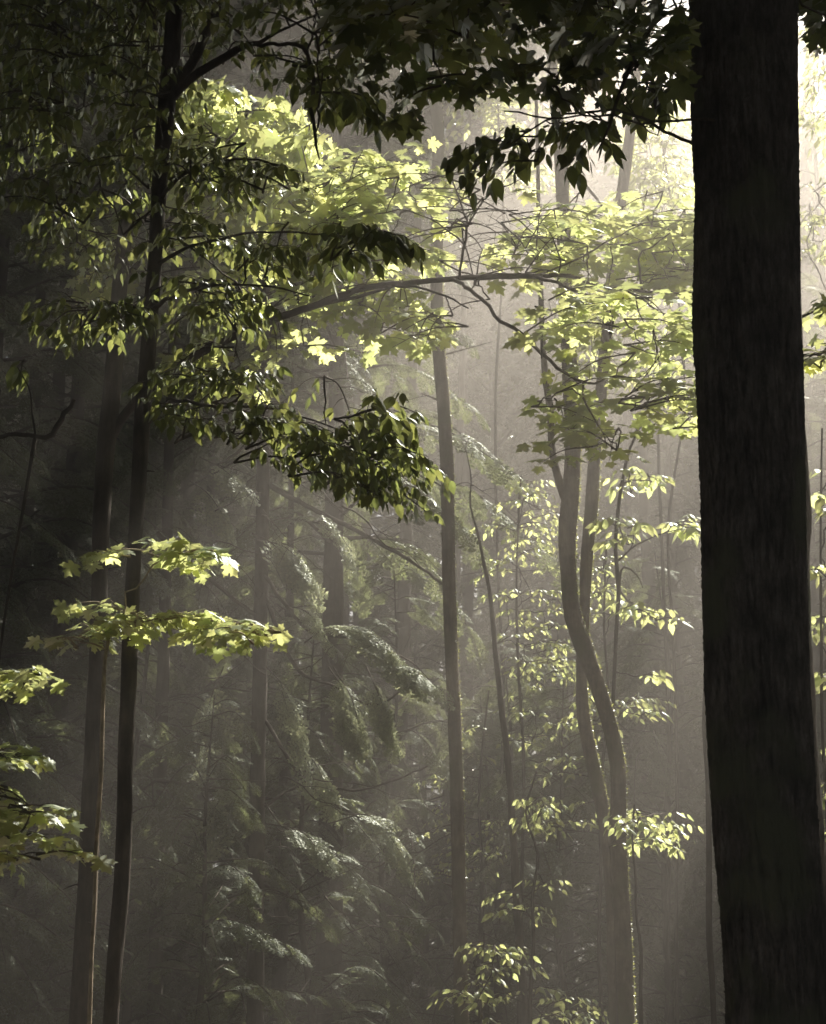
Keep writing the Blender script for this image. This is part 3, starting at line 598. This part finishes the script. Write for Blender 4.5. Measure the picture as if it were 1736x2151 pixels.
sp = sapling('wiry dark sapling right of the crooked trunks with small bright tiers of pointed leaves', [(1345, 870, 4), (1335, 915, 5), (1318, 960, 6), (1303, 1040, 7), (1296, 1100, 8), (1293, 1150, 8), (1298, 1210, 9), (1300, 1245, 9), (1295, 1330, 8), (1291, 1420, 8), (1288, 1500, 8), (1290, 1700, 9), (1300, 2151, 10)], 15.2,
        [[(1299, 1230, 15.2, 6), (1310, 1190, 15.2, 5), (1340, 1210, 15.2, 3), (1352, 1235, 15.2, 2)], [(1296, 1180, 15.2, 5), (1330, 1150, 15.2, 4), (1380, 1125, 15.2, 3), (1430, 1110, 15.2, 2)],
         [(1305, 1030, 15.2, 4), (1320, 1010, 15.2, 3), (1370, 1010, 15.2, 2)], [(1300, 1240, 15.2, 4), (1330, 1270, 15.2, 3), (1390, 1290, 15.2, 2)],
         [(1335, 915, 15.2, 4), (1360, 885, 15.2, 3), (1420, 870, 15.2, 2)]],
        [([(1290, 990), (1330, 975), (1385, 1005), (1350, 1040), (1300, 1030)], .3, 8, (.2, .35)),
         ([(1265, 1090), (1340, 1090), (1360, 1130), (1300, 1150), (1260, 1120)], .4, 11, (.2, .4)),
         ([(1380, 1095), (1465, 1085), (1470, 1125), (1390, 1130)], .3, 8, (.2, .35)),
         ([(1280, 1245), (1340, 1265), (1410, 1290), (1400, 1310), (1340, 1285), (1280, 1262)], .3, 9, (.2, .35)),
         ([(1330, 1415), (1380, 1408), (1370, 1425)], .2, 2, (.2, .3)),
         ([(1290, 1480), (1385, 1485), (1370, 1500), (1300, 1500)], .3, 4, (.2, .3))], kind='ovate', mat=M_MAPLE, size=.115, name='wiry_sapling', hang=.35, lgap=.05, gap=.08)

# shaded trunks further back: (label, rows, Y, top)
for lab, rows, Y, zt in [
    ('thin dark trunk between the centre trunk and the crooked pair, seen in the lower half', [(978, 940, 2), (990, 1000, 3), (988, 1060, 4), (1004, 1120, 5), (1016, 1180, 7), (1030, 1250, 9), (1042, 1380, 11), (1058, 1520, 13), (1070, 1620, 14), (1076, 1720, 15), (1084, 1850, 17), (1094, 2000, 18), (1104, 2151, 19)], 16.2, None),
    ('thin dark crooked stem close to the left edge of the massive trunk', [(1481, 1100, 6), (1480, 1250, 8), (1484, 1400, 11), (1483, 1530, 14), (1488, 1650, 12), (1490, 1800, 13), (1490, 1950, 14), (1496, 2050, 13), (1500, 2151, 13)], 13.5, None)]:
    t = Tree('thin_tree', lab, 'tree', M_BARK); t.stem(rows, Y, zt, 10, .05); t.finish()
for lab, rows, Y, zt in [
    ('dim trunk low down just left of the centre trunk', [(942, 1700, 26), (936, 1850, 28), (928, 2151, 34)], 24, 16),
    ('broad dim trunk in the haze between the crooked pair and the massive trunk', [(1352, 1000, 24), (1362, 1200, 26), (1374, 1450, 30), (1388, 1620, 34), (1398, 1800, 38), (1412, 2151, 44)], 26, 19),
    ('hazy hemlock-like trunk left of centre with bare arching branches', [(712, 200, 30), (708, 700, 36), (705, 1100, 40), (712, 1250, 42), (716, 1500, 44), (715, 2151, 48)], 24, 19),
    ('dark hazy trunk below the lit hemlock boughs', [(848, 1300, 30), (842, 1500, 34), (834, 1700, 40), (826, 2151, 46)], 22, 18),
    ('dim trunk right of the close pair, wider of the two there', [(350, 1150, 24), (344, 1400, 26), (337, 1600, 28), (325, 2151, 32)], 18, 15),
    ('dim straight trunk low in the dark left part', [(384, 1600, 32), (386, 1800, 36), (372, 2151, 42)], 22, 15),
    ('pale far trunk in the bright haze, upper right of the crooked pair', [(1258, 100, 22), (1266, 300, 24), (1270, 450, 26), (1276, 900, 30), (1290, 2151, 40)], 38, 19.5),
    ('bare grey conifer trunk with short dead twigs at the far right edge', [(1702, 100, 22), (1696, 300, 24), (1690, 450, 26), (1690, 900, 30), (1700, 2151, 36)], 27, 19),
    ]:
    t = Tree('forest_tree', lab, 'tree', M_BARK); t.stem(rows, Y, zt, 12, .03)
    sk = [p for p in t.skel if p[2] > 2.2]
    nb = 60 if 'conifer' in lab else 16
    for k in range(nb):
        p = np.array(random.choice(sk)[:3]); a = random.uniform(0, 6.28); L = random.uniform(.5, 1.3) if nb == 60 else random.uniform(.8, 2.6)
        d = np.array([math.cos(a), math.sin(a), 0]); e = p + d * L + [0, 0, random.uniform(-.35, .15) * L]
        c = smooth_path([p, p + d * L * .5 + [0, 0, .1 * L], e], 9); c[2:] += rng.normal(0, .02, (7, 3)); tube(t.limb, c, np.linspace(.016, .003, 9), 4)
        for m in range(4):
            b0 = c[random.randint(3, 8)]; a2 = a + random.uniform(-1.2, 1.2); l2 = L * random.uniform(.15, .4)
            tube(t.limb, smooth_path([b0, b0 + np.array([math.cos(a2), math.sin(a2), -.3]) * l2], 4), np.linspace(.005, .002, 4), 3)
    t.merge = True; t.finish()

# ================================================================== understory shrubs with small sunlit pointed leaves
def shrub(label, px, Y, polys, n, size=.085, kind='ovatelo', top=1150, mat=None):
    t = Tree('understory_shrub', label, 'shrub', M_BARK, mat or M_MAPLE)
    t.stem([(px + random.uniform(-22, 22) * (1 - i / 7), top + (2151 - top) * i / 6, 4 + i) for i in range(7)], Y, None, 7, .06)
    for poly, m in polys: t.fill(kind, poly, (Y - 1.0, Y + 1.2), int(m * n), size, (.3, .6), .28, .09, .055, .45, .5)
    t.merge = True; t.finish()
shrub('tall bushy understory shrub right of the centre trunk, dense with small sunlit leaves', 1090, 18.5, [([(1020, 1040), (1180, 1000), (1185, 1300), (1060, 1330)], 1), ([(1060, 1330), (1200, 1300), (1210, 1540), (1080, 1560)], 1)], 42, top=1000)
shrub('leafy shrub behind the centre trunk with small pale leaves in the lower middle', 1010, 19.5, [([(890, 1620), (1040, 1480), (1080, 1640), (1030, 1840), (900, 1860)], 1)], 36, top=1450)
shrub('low leafy shrub with bright leaf tips at the foot of the thin dark trunk', 1115, 15.2, [([(1060, 1670), (1240, 1670), (1280, 1720), (1120, 1760)], .6), ([(1040, 1840), (1150, 1830), (1180, 1900), (1060, 1930)], .35), ([(1050, 2080), (1180, 2070), (1290, 2130), (1120, 2170), (1040, 2160)], .5)], 20, .085, 'ovate', top=1620)
shrub('bright shrub sprays just right of the crooked trunk base', 1345, 13.8, [([(1310, 1700), (1370, 1690), (1430, 1735), (1390, 1760), (1310, 1740)], .8), ([(1315, 1750), (1400, 1775), (1330, 1770)], .4)], 18, .085, 'ovate', top=1690)
shrub('small shaded shrub low beside the foot of the centre trunk', 1010, 14.6, [([(980, 1990), (1060, 1980), (1080, 2050), (1000, 2080)], .8), ([(960, 2060), (1050, 2080), (1040, 2151), (970, 2151)], .5)], 12, .075, 'ovate', top=1960)
shrub('understory shrub between the crooked pair and wiry sapling in mid haze', 1265, 17.0, [([(1240, 1150), (1290, 1180), (1280, 1300), (1240, 1320)], .6), ([(1150, 1560), (1260, 1440), (1270, 1560), (1160, 1640)], .6), ([(1310, 1440), (1380, 1480), (1320, 1510)], .3)], 24, top=1140)
shrub('leaves of a young tree beyond the right edge of the massive trunk', 1730, 12.0, [([(1700, 960), (1780, 960), (1780, 1080), (1705, 1070)], .5), ([(1705, 1200), (1790, 1180), (1790, 1450), (1710, 1440)], .8), ([(1715, 1560), (1790, 1500), (1790, 1860), (1730, 1850)], .8)], 16, .11, 'ovate', top=900)
shrub('hazy sunlit young tree behind the leaning trunk, right of it and below the top boughs', 1400, 19.0, [([(1330, 230), (1450, 200), (1450, 440), (1300, 420)], 1.0)], 70, .13, 'ovatelo', top=200)
shrub('hazy young broadleaf tree between the centre trunk and crooked pair tops', 1050, 21.0, [([(940, 170), (1130, 170), (1150, 400), (960, 420)], 1.0)], 60, .13, 'ovatelo', top=160)
shrub('hazy young broadleaf tree in the gap beyond the massive trunk, top right', 1770, 16.0, [([(1683, 30), (1800, 30), (1800, 560), (1688, 560)], 1.0)], 46, .11, 'ovatelo', top=20)
shrub('hazy shrubby tree filling the space behind the big maple limb, left of massive trunk', 1420, 17.5, [([(1180, 620), (1450, 620), (1450, 830), (1230, 800)], 1.0)], 40, .13, 'ovatelo', top=580)

# ================================================================== hemlocks
def hemlock_proto(seed, h=13, rmax=2.6, zmin=1.0, lo=False, nb=110):
    if zmin > 4: nb = 70
    random.seed(seed); t = Tree('hemlock_tree', '', 'tree', M_BARK); t.base = np.zeros(3)
    q = smooth_path([[0, 0, -.1, .16], [.03, 0, h * .3, .13], [-.04, .03, h * .6, .09], [0, 0, h, .02]], 60); tube(t.trunk, q[:, :3], q[:, 3], 10, .03)
    for i in range(nb):
        u = (i + random.random()) / nb; z = zmin + (h - zmin) * u; a = i * 2.4 + random.uniform(-.4, .4)
        L = rmax * (1 - u) ** .7 * random.uniform(.65, 1.1) + .25
        d = np.array([math.cos(a), math.sin(a), 0]); s0 = np.array([0, 0, z])
        t.hemb([s0, s0 + d * L * .5 + [0, 0, .06 * L], s0 + d * L + [0, 0, -.28 * L]], .27 + .11 * L, int(5 + L * 4.2), .012 + .005 * L, .2, lo, random.uniform(.5, 1.1))
    return t
def young_proto(seed, h=6.0, rmax=2.0, nb=80):
    random.seed(seed); t = Tree('hemlock_tree', '', 'tree', M_BARK); t.base = np.zeros(3)
    w = lambda: random.uniform(-.12, .12)
    q = smooth_path([[0, 0, -.1, .05], [w(), w(), h * .25, .04], [w(), w(), h * .5, .03], [w(), w(), h * .75, .018], [w(), w(), h, .006]], 50); tube(t.trunk, q[:, :3], q[:, 3], 8, .04)
    for i in range(nb):
        u = (i + random.random()) / nb; z = .3 + (h - .3) * u; a = random.uniform(0, 6.28)
        L = rmax * (1 - u) ** .6 * random.choice((.35, .6, .8, 1.0, 1.25)) + .2
        d = np.array([math.cos(a), math.sin(a), 0]); k = min(49, int(z / h * 49)); s0 = q[k, :3]; sd = np.array([-d[1], d[0], 0]) * random.uniform(-.3, .3)
        pts = [s0, s0 + d * L * .5 + [0, 0, random.uniform(-.02, .2) * L], s0 + (d + sd) * L + [0, 0, random.uniform(-.5, .0) * L]]
        if random.random() < .2: tube(t.limb, smooth_path(pts, 8), np.linspace(.008, .002, 8), 4)
        else: t.hemb(pts, random.uniform(.2, .42), int(5 + L * 5), .006 + .004 * L, .15, False, random.uniform(.5, 1.0))
    return t
def mesh_parts(t):
    return [(n, mb.mesh(n, m, sm)) for n, mb, m, sm in (('trunk', t.trunk, t.bark, True), ('limbs', t.limb, M_TWIG, True), ('needles', t.hem, M_HEM, False)) if mb.n]
HP = [mesh_parts(hemlock_proto(s, 15, r, z, lo)) for s, r, z, lo in ((11, 2.6, 1.2, False), (12, 2.3, .6, False), (13, 2.8, 1.0, True), (14, 2.4, .5, True))]
HP += []
HIGH = mesh_parts(hemlock_proto(17, 14, 2.6, 6.6))
HP += [mesh_parts(young_proto(s, h)) for s, h in ((41, 5.6), (42, 6.4), (43, 5.0))]
def plant(parts, name, label, cat, x, y, sc, rz, group=None):
    r = root(name, label, cat, (x, y, -.05 + max(0, min(1, (y - 24) / 60)) * 1.2), group); r.scale = (sc,) * 3 if np.isscalar(sc) else sc; r.rotation_euler = (0, 0, rz)
    for n, me in parts:
        o = bpy.data.objects.new(n, me); COL.objects.link(o); o.parent = r
    return r
def xat(px, Y): return at(px, 1500, Y)[0]
HEMS = [  # px, Y, scale, proto, label
    (20, 19, .9, 0, 'dark shaded hemlock filling the lower left corner behind the left saplings'),
    (-190, 15, .8, 3, 'near-black hemlock at the very left edge'),
    (120, 20, 1.0, 0, 'dark hemlock behind the left trunk of the close pair'),
    (430, 21, .75, 1, 'shaded hemlock right of the close pair with drooping feathery boughs'),
    (600, 19, .62, 0, 'hazy hemlock left of centre with feathery lower boughs'),
    (560, 27, 1.1, 0, 'tall hemlock behind, its dark top showing below the upper leaves left of centre'),
    (760, 25, 1.25, 1, 'tall feathery hemlock against the bright gap left of the centre trunk top'),
    (880, 24, 1.5, 4, 'low hazy hemlock behind the foot of the centre trunk'),
    (1060, 21, 1.25, 6, 'small hemlock with a lit rounded top right of the centre trunk'),
    (1180, 28, .9, 2, 'dim hemlock behind the crooked trunk pair'),
    (1430, 26, .8, 3, 'dim hemlock in the shade left of the massive trunk'),
    (1340, 32, 1.0, 2, 'hazy hemlock far behind the wiry sapling'),
    (1720, 21, .8, 0, 'hazy hemlock at the right picture edge beyond the massive trunk'),
    (300, 30, 1.2, 2, 'distant dark hemlock between the two left trunks'),
    (980, 33, 1.15, 3, 'distant hemlock in the pale haze right of the centre trunk'),
    (700, 36, 1.1, 2, 'distant hemlock in the pale haze left of the centre trunk'),
    (290, 18, 1.1, 5, 'young hemlock low behind the close trunk pair'),
    (450, 15.5, .9, 6, 'young feathery hemlock in the shade low left of centre'),
    (655, 18, 1.05, 4, 'young hemlock low in the middle with fine drooping sprays'),
    (820, 20, 1.1, 5, 'young hemlock just left of the foot of the centre trunk'),
    (1010, 21, 1.1, 6, 'young shaded hemlock behind the lower centre trunk'),
    (1180, 19, .95, 4, 'young shaded hemlock low behind the crooked pair'),
    (1400, 20, 1.1, 5, 'young shaded hemlock between the crooked pair and the massive trunk'),
    (520, 21, 1.3, 5, 'half-grown hemlock in the haze left of centre'),
    (250, 22, .7, 1, 'half-grown dim hemlock seen between the two left trunks'),
    (1330, 24, 1.4, 6, 'half-grown dim hemlock behind the wiry sapling'),
    (1712, 27, (.5, .5, 1.25), 0, 'narrow hazy conifer top in the bright gap just right of the massive trunk'),
    (1800, 25, (.6, .6, 1.2), 1, 'narrow hazy conifer past the upper right corner'),
    (1425, 30, (.6, .6, 1.25), 1, 'narrow hazy conifer in the bright gap beside the massive trunk top'),
    (-60, 17, 1.0, 0, 'tall dark hemlock at the left edge with its branches above the two hanging leaves'),
    (200, 24, 1.15, 1, 'tall dark hemlock between and behind the two close trunks'),
    (80, 23, 1.1, 0, 'tall near-black hemlock filling the upper left behind the leaves'),
    (380, 26, 1.15, 0, 'tall dim hemlock just right of the close pair, far behind it'),
    (1620, 30, 1.1, 1, 'tall hazy hemlock mostly hidden by the massive trunk'),
    (1790, 27, 1.05, 0, 'tall hazy hemlock past the far right edge beyond the bare conifer'),
]
plant(HIGH, 'hemlock_tree', 'dark hemlock crown against the bright gap between the upper leaves, left of centre top', 'tree', xat(700, 18.5), 18.5, 1.0, 2.0)
random.seed(5)
for px, Y, sc, k, lab in HEMS: plant(HP[k], 'hemlock_tree', lab, 'tree', xat(px, Y), Y, sc, random.uniform(0, 6.28))

# hemlock whose long lit boughs hang in the middle of the picture
hh = Tree('hemlock_tree', 'hemlock left of centre with long bare limbs ending in pale sunlit drooping boughs', 'tree', M_BARK)
YH = 16.5
hh.stem([(560, 300, 20), (556, 800, 26), (548, 1300, 30), (540, 1750, 34), (536, 2151, 38)], YH, 11, 12, .03)
for rows in [[(552, 1200, 16.5, 9), (600, 1270, 16.2, 8), (660, 1330, 16, 7), (760, 1345, 15.8, 5), (830, 1400, 15.6, 3)],
             [(556, 1250, 16.5, 9), (620, 1400, 16.2, 8), (700, 1440, 16, 6), (790, 1480, 15.8, 5), (880, 1420, 15.7, 3)],
             [(550, 1010, 16.5, 12), (640, 1060, 16.5, 11), (720, 1100, 16.5, 10), (850, 1170, 16.5, 8), (950, 1240, 16.5, 5)],
             [(548, 1500, 16.5, 8), (640, 1640, 16.3, 8), (720, 1700, 16, 6), (820, 1740, 15.8, 4)],
             [(548, 1300, 16.5, 9), (480, 1250, 16.2, 8), (400, 1180, 16, 9), (330, 1120, 16, 10)],
             [(556, 900, 16.5, 8), (500, 950, 16.2, 6), (440, 990, 16, 4)],
             [(540, 1650, 16.5, 8), (440, 1660, 16.4, 7), (340, 1640, 16.4, 6), (300, 1660, 16.4, 4)],
             [(540, 1700, 16.5, 7), (640, 1650, 16.4, 6), (760, 1660, 16.3, 5), (900, 1610, 16.2, 3)]]:
    hh.limbpx(rows, sides=6)
for _ in range(46):   # bare dead twigs among the boughs
    px, py = random.uniform(330, 900), random.uniform(880, 1950); Yb = random.uniform(14.6, 16.8); a = random.uniform(-.5, .9); L = random.uniform(60, 260)
    sag = random.uniform(-.1, .45) * L; w = random.uniform(1.6, 4.5)
    P4 = [(px + L * t * math.cos(a), py + L * t * math.sin(a) + sag * (t * t - t) * (1 if random.random() < .5 else -1), Yb + t * .3, w * (1 - .7 * t)) for t in (0, .25, .5, .75, 1)]
    P4[0] = (P4[0][0], P4[0][1], Yb, w); base_ = at(P4[0][0], P4[0][1], Yb)
    q_ = hh.limbpx(P4, sides=4)
    for __ in range(4):
        b0 = q_[random.randrange(2, len(q_))]; d_ = np.array([random.uniform(-.3, .5), random.uniform(-.2, .2), random.uniform(-.45, .2)]) * random.uniform(.3, 1.0)
        tube(hh.limb, smooth_path([b0, b0 + d_ * .5 + [0, 0, .03], b0 + d_], 6), np.linspace(.004, .0015, 6), 3)
def hb_px(t, pts, size, n, lo=False, start=.25, spread=.7): t.hemb([at(*p) for p in pts], size, n, .008, start, lo, spread)
for pts, s_, n in [([(700, 1335, 15.9), (760, 1330, 15.7), (815, 1365, 15.6), (840, 1400, 15.6)], .5, 13), ([(770, 1350, 15.8), (830, 1395, 15.6), (900, 1430, 15.6)], .45, 10),
                   ([(700, 1400, 15.9), (740, 1470, 15.7), (760, 1550, 15.6)], .45, 11), ([(770, 1400, 15.8), (800, 1470, 15.6), (815, 1530, 15.6)], .42, 9),
                   ([(700, 1440, 15.8), (730, 1500, 15.7), (750, 1560, 15.6)], .4, 8), ([(640, 1350, 15.8), (690, 1320, 15.7), (760, 1330, 15.6)], .4, 8),
                   ([(560, 1150, 15.8), (600, 1165, 15.7), (640, 1215, 15.6)], .45, 9), ([(530, 1120, 15.8), (570, 1140, 15.7), (620, 1190, 15.6)], .45, 9),
                   ([(420, 960, 15.8), (460, 980, 15.7), (500, 1010, 15.6)], .45, 9), ([(400, 1010, 15.9), (440, 1040, 15.7), (480, 1100, 15.6)], .45, 9),
                   ([(720, 1710, 15.9), (790, 1720, 15.7), (850, 1800, 15.6)], .45, 11), ([(600, 1740, 15.9), (650, 1760, 15.7), (690, 1800, 15.6)], .42, 9),
                   ([(640, 1060, 16.4), (690, 1090, 16.2), (740, 1160, 16.1)], .4, 7), ([(560, 1400, 16.4), (600, 1450, 16.2), (640, 1560, 16.1)], .5, 9),
                   ([(470, 1400, 16.4), (440, 1480, 16.2), (430, 1580, 16.1)], .5, 9), ([(500, 1650, 16.4), (450, 1700, 16.2), (430, 1800, 16.1)], .5, 9),
                   ([(620, 1560, 16.4), (660, 1600, 16.2), (700, 1680, 16.1)], .5, 9),
                   ([(680, 1325, 15.8), (740, 1315, 15.6), (800, 1345, 15.5), (850, 1410, 15.5)], .36, 16), ([(780, 1395, 15.7), (850, 1400, 15.6), (915, 1440, 15.5)], .36, 14),
                   ([(690, 1400, 15.8), (720, 1450, 15.6), (735, 1540, 15.5)], .34, 14), ([(790, 1440, 15.7), (810, 1490, 15.6), (825, 1560, 15.5)], .32, 12),
                   ([(540, 1135, 15.8), (600, 1150, 15.6), (660, 1215, 15.5)], .36, 14), ([(690, 1730, 15.8), (780, 1715, 15.6), (855, 1810, 15.5)], .36, 14),
                   ([(560, 1730, 15.8), (630, 1745, 15.6), (690, 1790, 15.5)], .34, 12), ([(600, 1270, 15.8), (650, 1290, 15.6), (690, 1350, 15.5)], .3, 10)]: hb_px(hh, pts, s_, n)
hh.needle = M_HEM_LIT; hh.finish()

# ================================================================== far forest
def broadleaf_proto(seed, h=16, r=3.6, z0=4, n=5200, size=.24):
    random.seed(seed); g = np.random.default_rng(seed); t = MB(); l = MB(); lf = MB()
    q = smooth_path([[0, 0, -.1, .2], [.1, 0, h * .3, .16], [-.1, .1, h * .65, .1], [.05, 0, h, .02]], 50); tube(t, q[:, :3], q[:, 3], 10, .03)
    P = []
    for i in range(46):
        u = (i + random.random()) / 46; z = z0 + (h - z0) * u; a = random.uniform(0, 6.28); L = r * math.sin(math.pi * (.25 + .7 * u)) * random.uniform(.5, 1.15)
        d = np.array([math.cos(a), math.sin(a), random.uniform(.1, .5)]); s0 = np.array([0, 0, z]); e = s0 + d * L
        c = smooth_path([s0, s0 + d * L * .5 + [0, 0, .1 * L], e], 8); tube(l, c, np.linspace(.05, .008, 8), 5)
        for j in range(3): P.append((c[4 + j + (j > 1)], .45 + .25 * j))
    P2 = [P[int(g.integers(len(P)))] for _ in range(n)]
    pos = np.array([p for p, _ in P2]) + g.normal(0, 1, (n, 3)) * np.array([w for _, w in P2])[:, None] * [1, 1, .38]
    bake(lf, OVATE_LO if seed % 2 else MAPLE_LO, pos, np.column_stack([g.normal(0, 1, n), g.normal(0, 1, n), g.normal(-.2, .3, n)]), np.column_stack([g.normal(0, .5, n), g.normal(0, .5, n), np.ones(n)]), size * g.uniform(.6, 1.2, n) * (1 if seed % 2 else .7))
    return [('trunk', t.mesh('trunk', M_BARK)), ('limbs', l.mesh('limbs', M_TWIG)), ('leaves', lf.mesh('leaves', M_FAR, False))]
BP = [broadleaf_proto(21, 16.4, 3.6, 3), broadleaf_proto(22, 16, 3.2, 5), broadleaf_proto(23, 15, 3.8, 1.5, 6000)]
random.seed(9); far = []
FARL = []
for row, Y in enumerate((37, 44, 52, 62)):
    for j in range(9):
        px = -250 + 270 * j + random.uniform(-70, 70); 
        far.append((px, Y + random.uniform(-2, 2)))
for px, Y in ((1370, 41), (1180, 44), (1560, 38), (1715, 35), (1850, 33), (1030, 47)): far.append((px, Y))
names_x = ['far left', 'left', 'left-centre', 'centre-left', 'middle', 'centre-right', 'right-centre', 'right', 'far right']
names_y = ['nearest', 'second', 'third', 'rearmost']
for i, (px, Y) in enumerate(far):
    kind = random.choice([0, 1, 2, 3, 4]); row, j = divmod(i, 9)
    if i >= 36: row, j = 0, 0
    big_sc = random.uniform(.85, 1.15)
    lab = f'faint hazy tree in the {names_y[row]} row of the far woods, {names_x[j]} of the frame'
    if i >= 36: kind = (0, 1, 2, 0, 1, 2)[i - 36]; big_sc = 1.12; lab = ('pale leafy tree in the bright haze just left of the massive trunk', 'pale leafy tree in the bright haze above the crooked pair', 'pale leafy tree behind the massive trunk top', 'pale leafy tree at the massive trunk right edge, far behind', 'pale leafy tree past the upper right corner', 'pale leafy tree in the haze between centre trunk and crooked pair')[i - 36]
    if kind < 3: plant(BP[kind], 'woodland_tree', lab, 'tree', xat(px, Y), Y, big_sc, random.uniform(0, 6.28), 'far trees in the haze')
    else: plant(HP[kind - 1], 'hemlock_tree', lab, 'tree', xat(px, Y), Y, big_sc, random.uniform(0, 6.28), 'far trees in the haze')

# ================================================================== unseen trees added beside and behind the viewpoint plus leaf roof, to block light
SIDE = [(-9, 3), (-12, 9), (-14, 16), (-17, 24), (-8, -6), (0, -9), (8, -7), (10, 0), (12, 7), (14, 14), (17, 22), (21, 30), (-22, 32), (-4, -14), (14, -6), (-15, -3)]
for i, (x, y) in enumerate(SIDE):
    plant((HP[i % 4] if i % 2 else BP[i % 3]), 'hemlock_tree' if i % 2 else 'woodland_tree', 'unseen tree added to the surrounding wood, outside the picture, to block sky light', 'tree', x, y, 1.1, i * 1.3, 'added sky-blocking trees')

LEAFQ = (np.array([[0, 0, 0], [.3, .45, -.05], [0, 1, -.12], [-.3, .45, -.05]]), np.array([[0, 1, 2, 3]]))
PHI0, PHI1, CLOSE, NEAR = 54.8, 69.5, .3, 8.5
def blocker_canopy():
    """unseen roof of leaf clusters added above the frame to block sun, each cluster carried by the nearest added trunk; openings are cut to shape the light"""
    g = np.random.default_rng(31)
    OWN = [(-5.5, 9.5), (-8, 19), (4.6, 12), (8, 22), (11, 27), (-10, 27), (4, 4), (-3, 1), (13, 33), (-14, 38), (-11, 14), (18, 26), (11, 13), (-17, 48), (17, 45)]
    O = np.array(OWN); N = 26000
    y = np.where(g.random(N) < .62, g.uniform(-12, 26, N), g.uniform(26, 58, N)); x = g.uniform(-20, 30, N)
    z = np.maximum(11.0, np.minimum(1.6 + np.maximum(y, 0) * .70, 18.0)) + g.uniform(0, 2.6, N)
    P = np.column_stack([x, y, z]); gp = P - SUN * (z / SUN[2])[:, None]
    B = P - SUN * ((z - 6) / SUN[2])[:, None]; v = B - CAM; dz = v @ FWD; ok = dz > 1; dz = np.maximum(dz, 1)
    px = CX + FPX * (v @ RT) / dz; py = CY - FPX * (v @ UP) / dz
    phi = np.degrees(np.arctan2(py - VPY, VPX - px)); gy, gx = gp[:, 1], gp[:, 0]
    nz = np.clip(.42 + .85 * (.6 * np.sin(phi * .95 + .6) + .4 * np.sin(phi * 2.1 + gy * .5)) * (.6 + .4 * np.cos(gy * .8 + gx * .5)), 0, 1)
    op = np.clip((phi - PHI0) / 5, 0, 1) * np.clip((PHI1 - phi) / 8, 0, 1) * np.clip((gy - NEAR) / 2, 0, 1) * (1 - .9 * np.clip((gy - 15.6) / 3, 0, 1))
    op = op * (1 - .85 * np.clip((phi - 59.5) / 3, 0, 1) * np.clip((gy - 11.5) / 2, 0, 1))
    op = np.maximum(op, np.where(gy > 30, .35 * np.clip((phi - 50) / 6, 0, 1) * (phi < 60), 0)) * ok
    keep = 1 - op * (1 - (1 - CLOSE) * nz)
    for fx, fy, fY, fr in FLECKS:
        c = at(fx, fy, fY); w = P - c; d = np.linalg.norm(w - (w @ SUN)[:, None] * SUN, axis=1)
        keep = np.where(d < fr + (.65 if fr < .3 else .75 if fx < 800 else 1.15 if 10.7 < fY < 13.2 else .9), 0, keep)
    P = P[g.random(N) < keep]; own = np.argmin(np.hypot(O[None, :, 0] - P[:, None, 0], O[None, :, 1] - P[:, None, 1]), axis=1)
    m = 34
    for k, (x, y) in enumerate(OWN):
        Q = P[own == k]
        if not len(Q): continue
        r = root('sun_blocker_tree', 'unseen added tree whose leafy crown blocks and shapes the sunlight from above', 'tree', (x, y, 0), 'added sun-blocking trees')
        t = MB(); q = smooth_path([[x, y, -.1, .2], [x + .1, y, 6, .15], [x, y, 12, .1], [x, y, max(13, min(1.6 + y * .7, 17)) + 2, .03]], 40)
        tube(t, q[:, :3], q[:, 3], 10, .03); t.build('trunk', M_BARK, r, org=(x, y, 0))
        hub = MB()
        for p in [p for p in Q[::5] if math.hypot(p[0] - x, p[1] - y) < 5]: tube(hub, smooth_path([[x, y, p[2] - 2], (np.array([x, y, p[2] - 2]) + p) / 2 + [0, 0, .6], p], 8), np.linspace(.05, .01, 8), 4)
        hub.build('limbs', M_TWIG, r, org=(x, y, 0))
        pos = np.repeat(Q, m, 0); n = len(pos); pos = pos + g.normal(0, 1, (n, 3)) * [.5, .5, .25]
        cm = MB(); bake(cm, LEAFQ, pos, np.column_stack([g.normal(0, 1, n), g.normal(0, 1, n), g.normal(-.2, .3, n)]), np.column_stack([g.normal(0, .45, n), g.normal(0, .45, n), np.ones(n)]), g.uniform(.22, .42, n))
        cm.build('crown', M_BLOCKER, r, smooth=False, org=(x, y, 0))
blocker_canopy()

# ================================================================== haze
hz = MB(); x0, x1, y0, y1, zA, zB = -80, 80, -60, 100, -1.4, 21
V = [(x0, y0, zA), (x1, y0, zA), (x1, y1, zA), (x0, y1, zA), (x0, y0, zB), (x1, y0, zB), (x1, y1, zB), (x0, y1, zB)]
hz.add(V, [(3, 2, 1, 0), (4, 5, 6, 7), (0, 1, 5, 4), (1, 2, 6, 5), (2, 3, 7, 6), (3, 0, 4, 7)])
mh, nt, out = new_mat('haze')
pv = nt.nodes.new('ShaderNodeVolumePrincipled'); pv.inputs['Color'].default_value = (.985, .925, .845, 1); pv.inputs['Density'].default_value = HAZE; pv.inputs['Anisotropy'].default_value = .68
nt.links.new(pv.outputs[0], out.inputs['Volume'])
ho = hz.build('haze', mh, smooth=False); ho['kind'] = 'stuff'
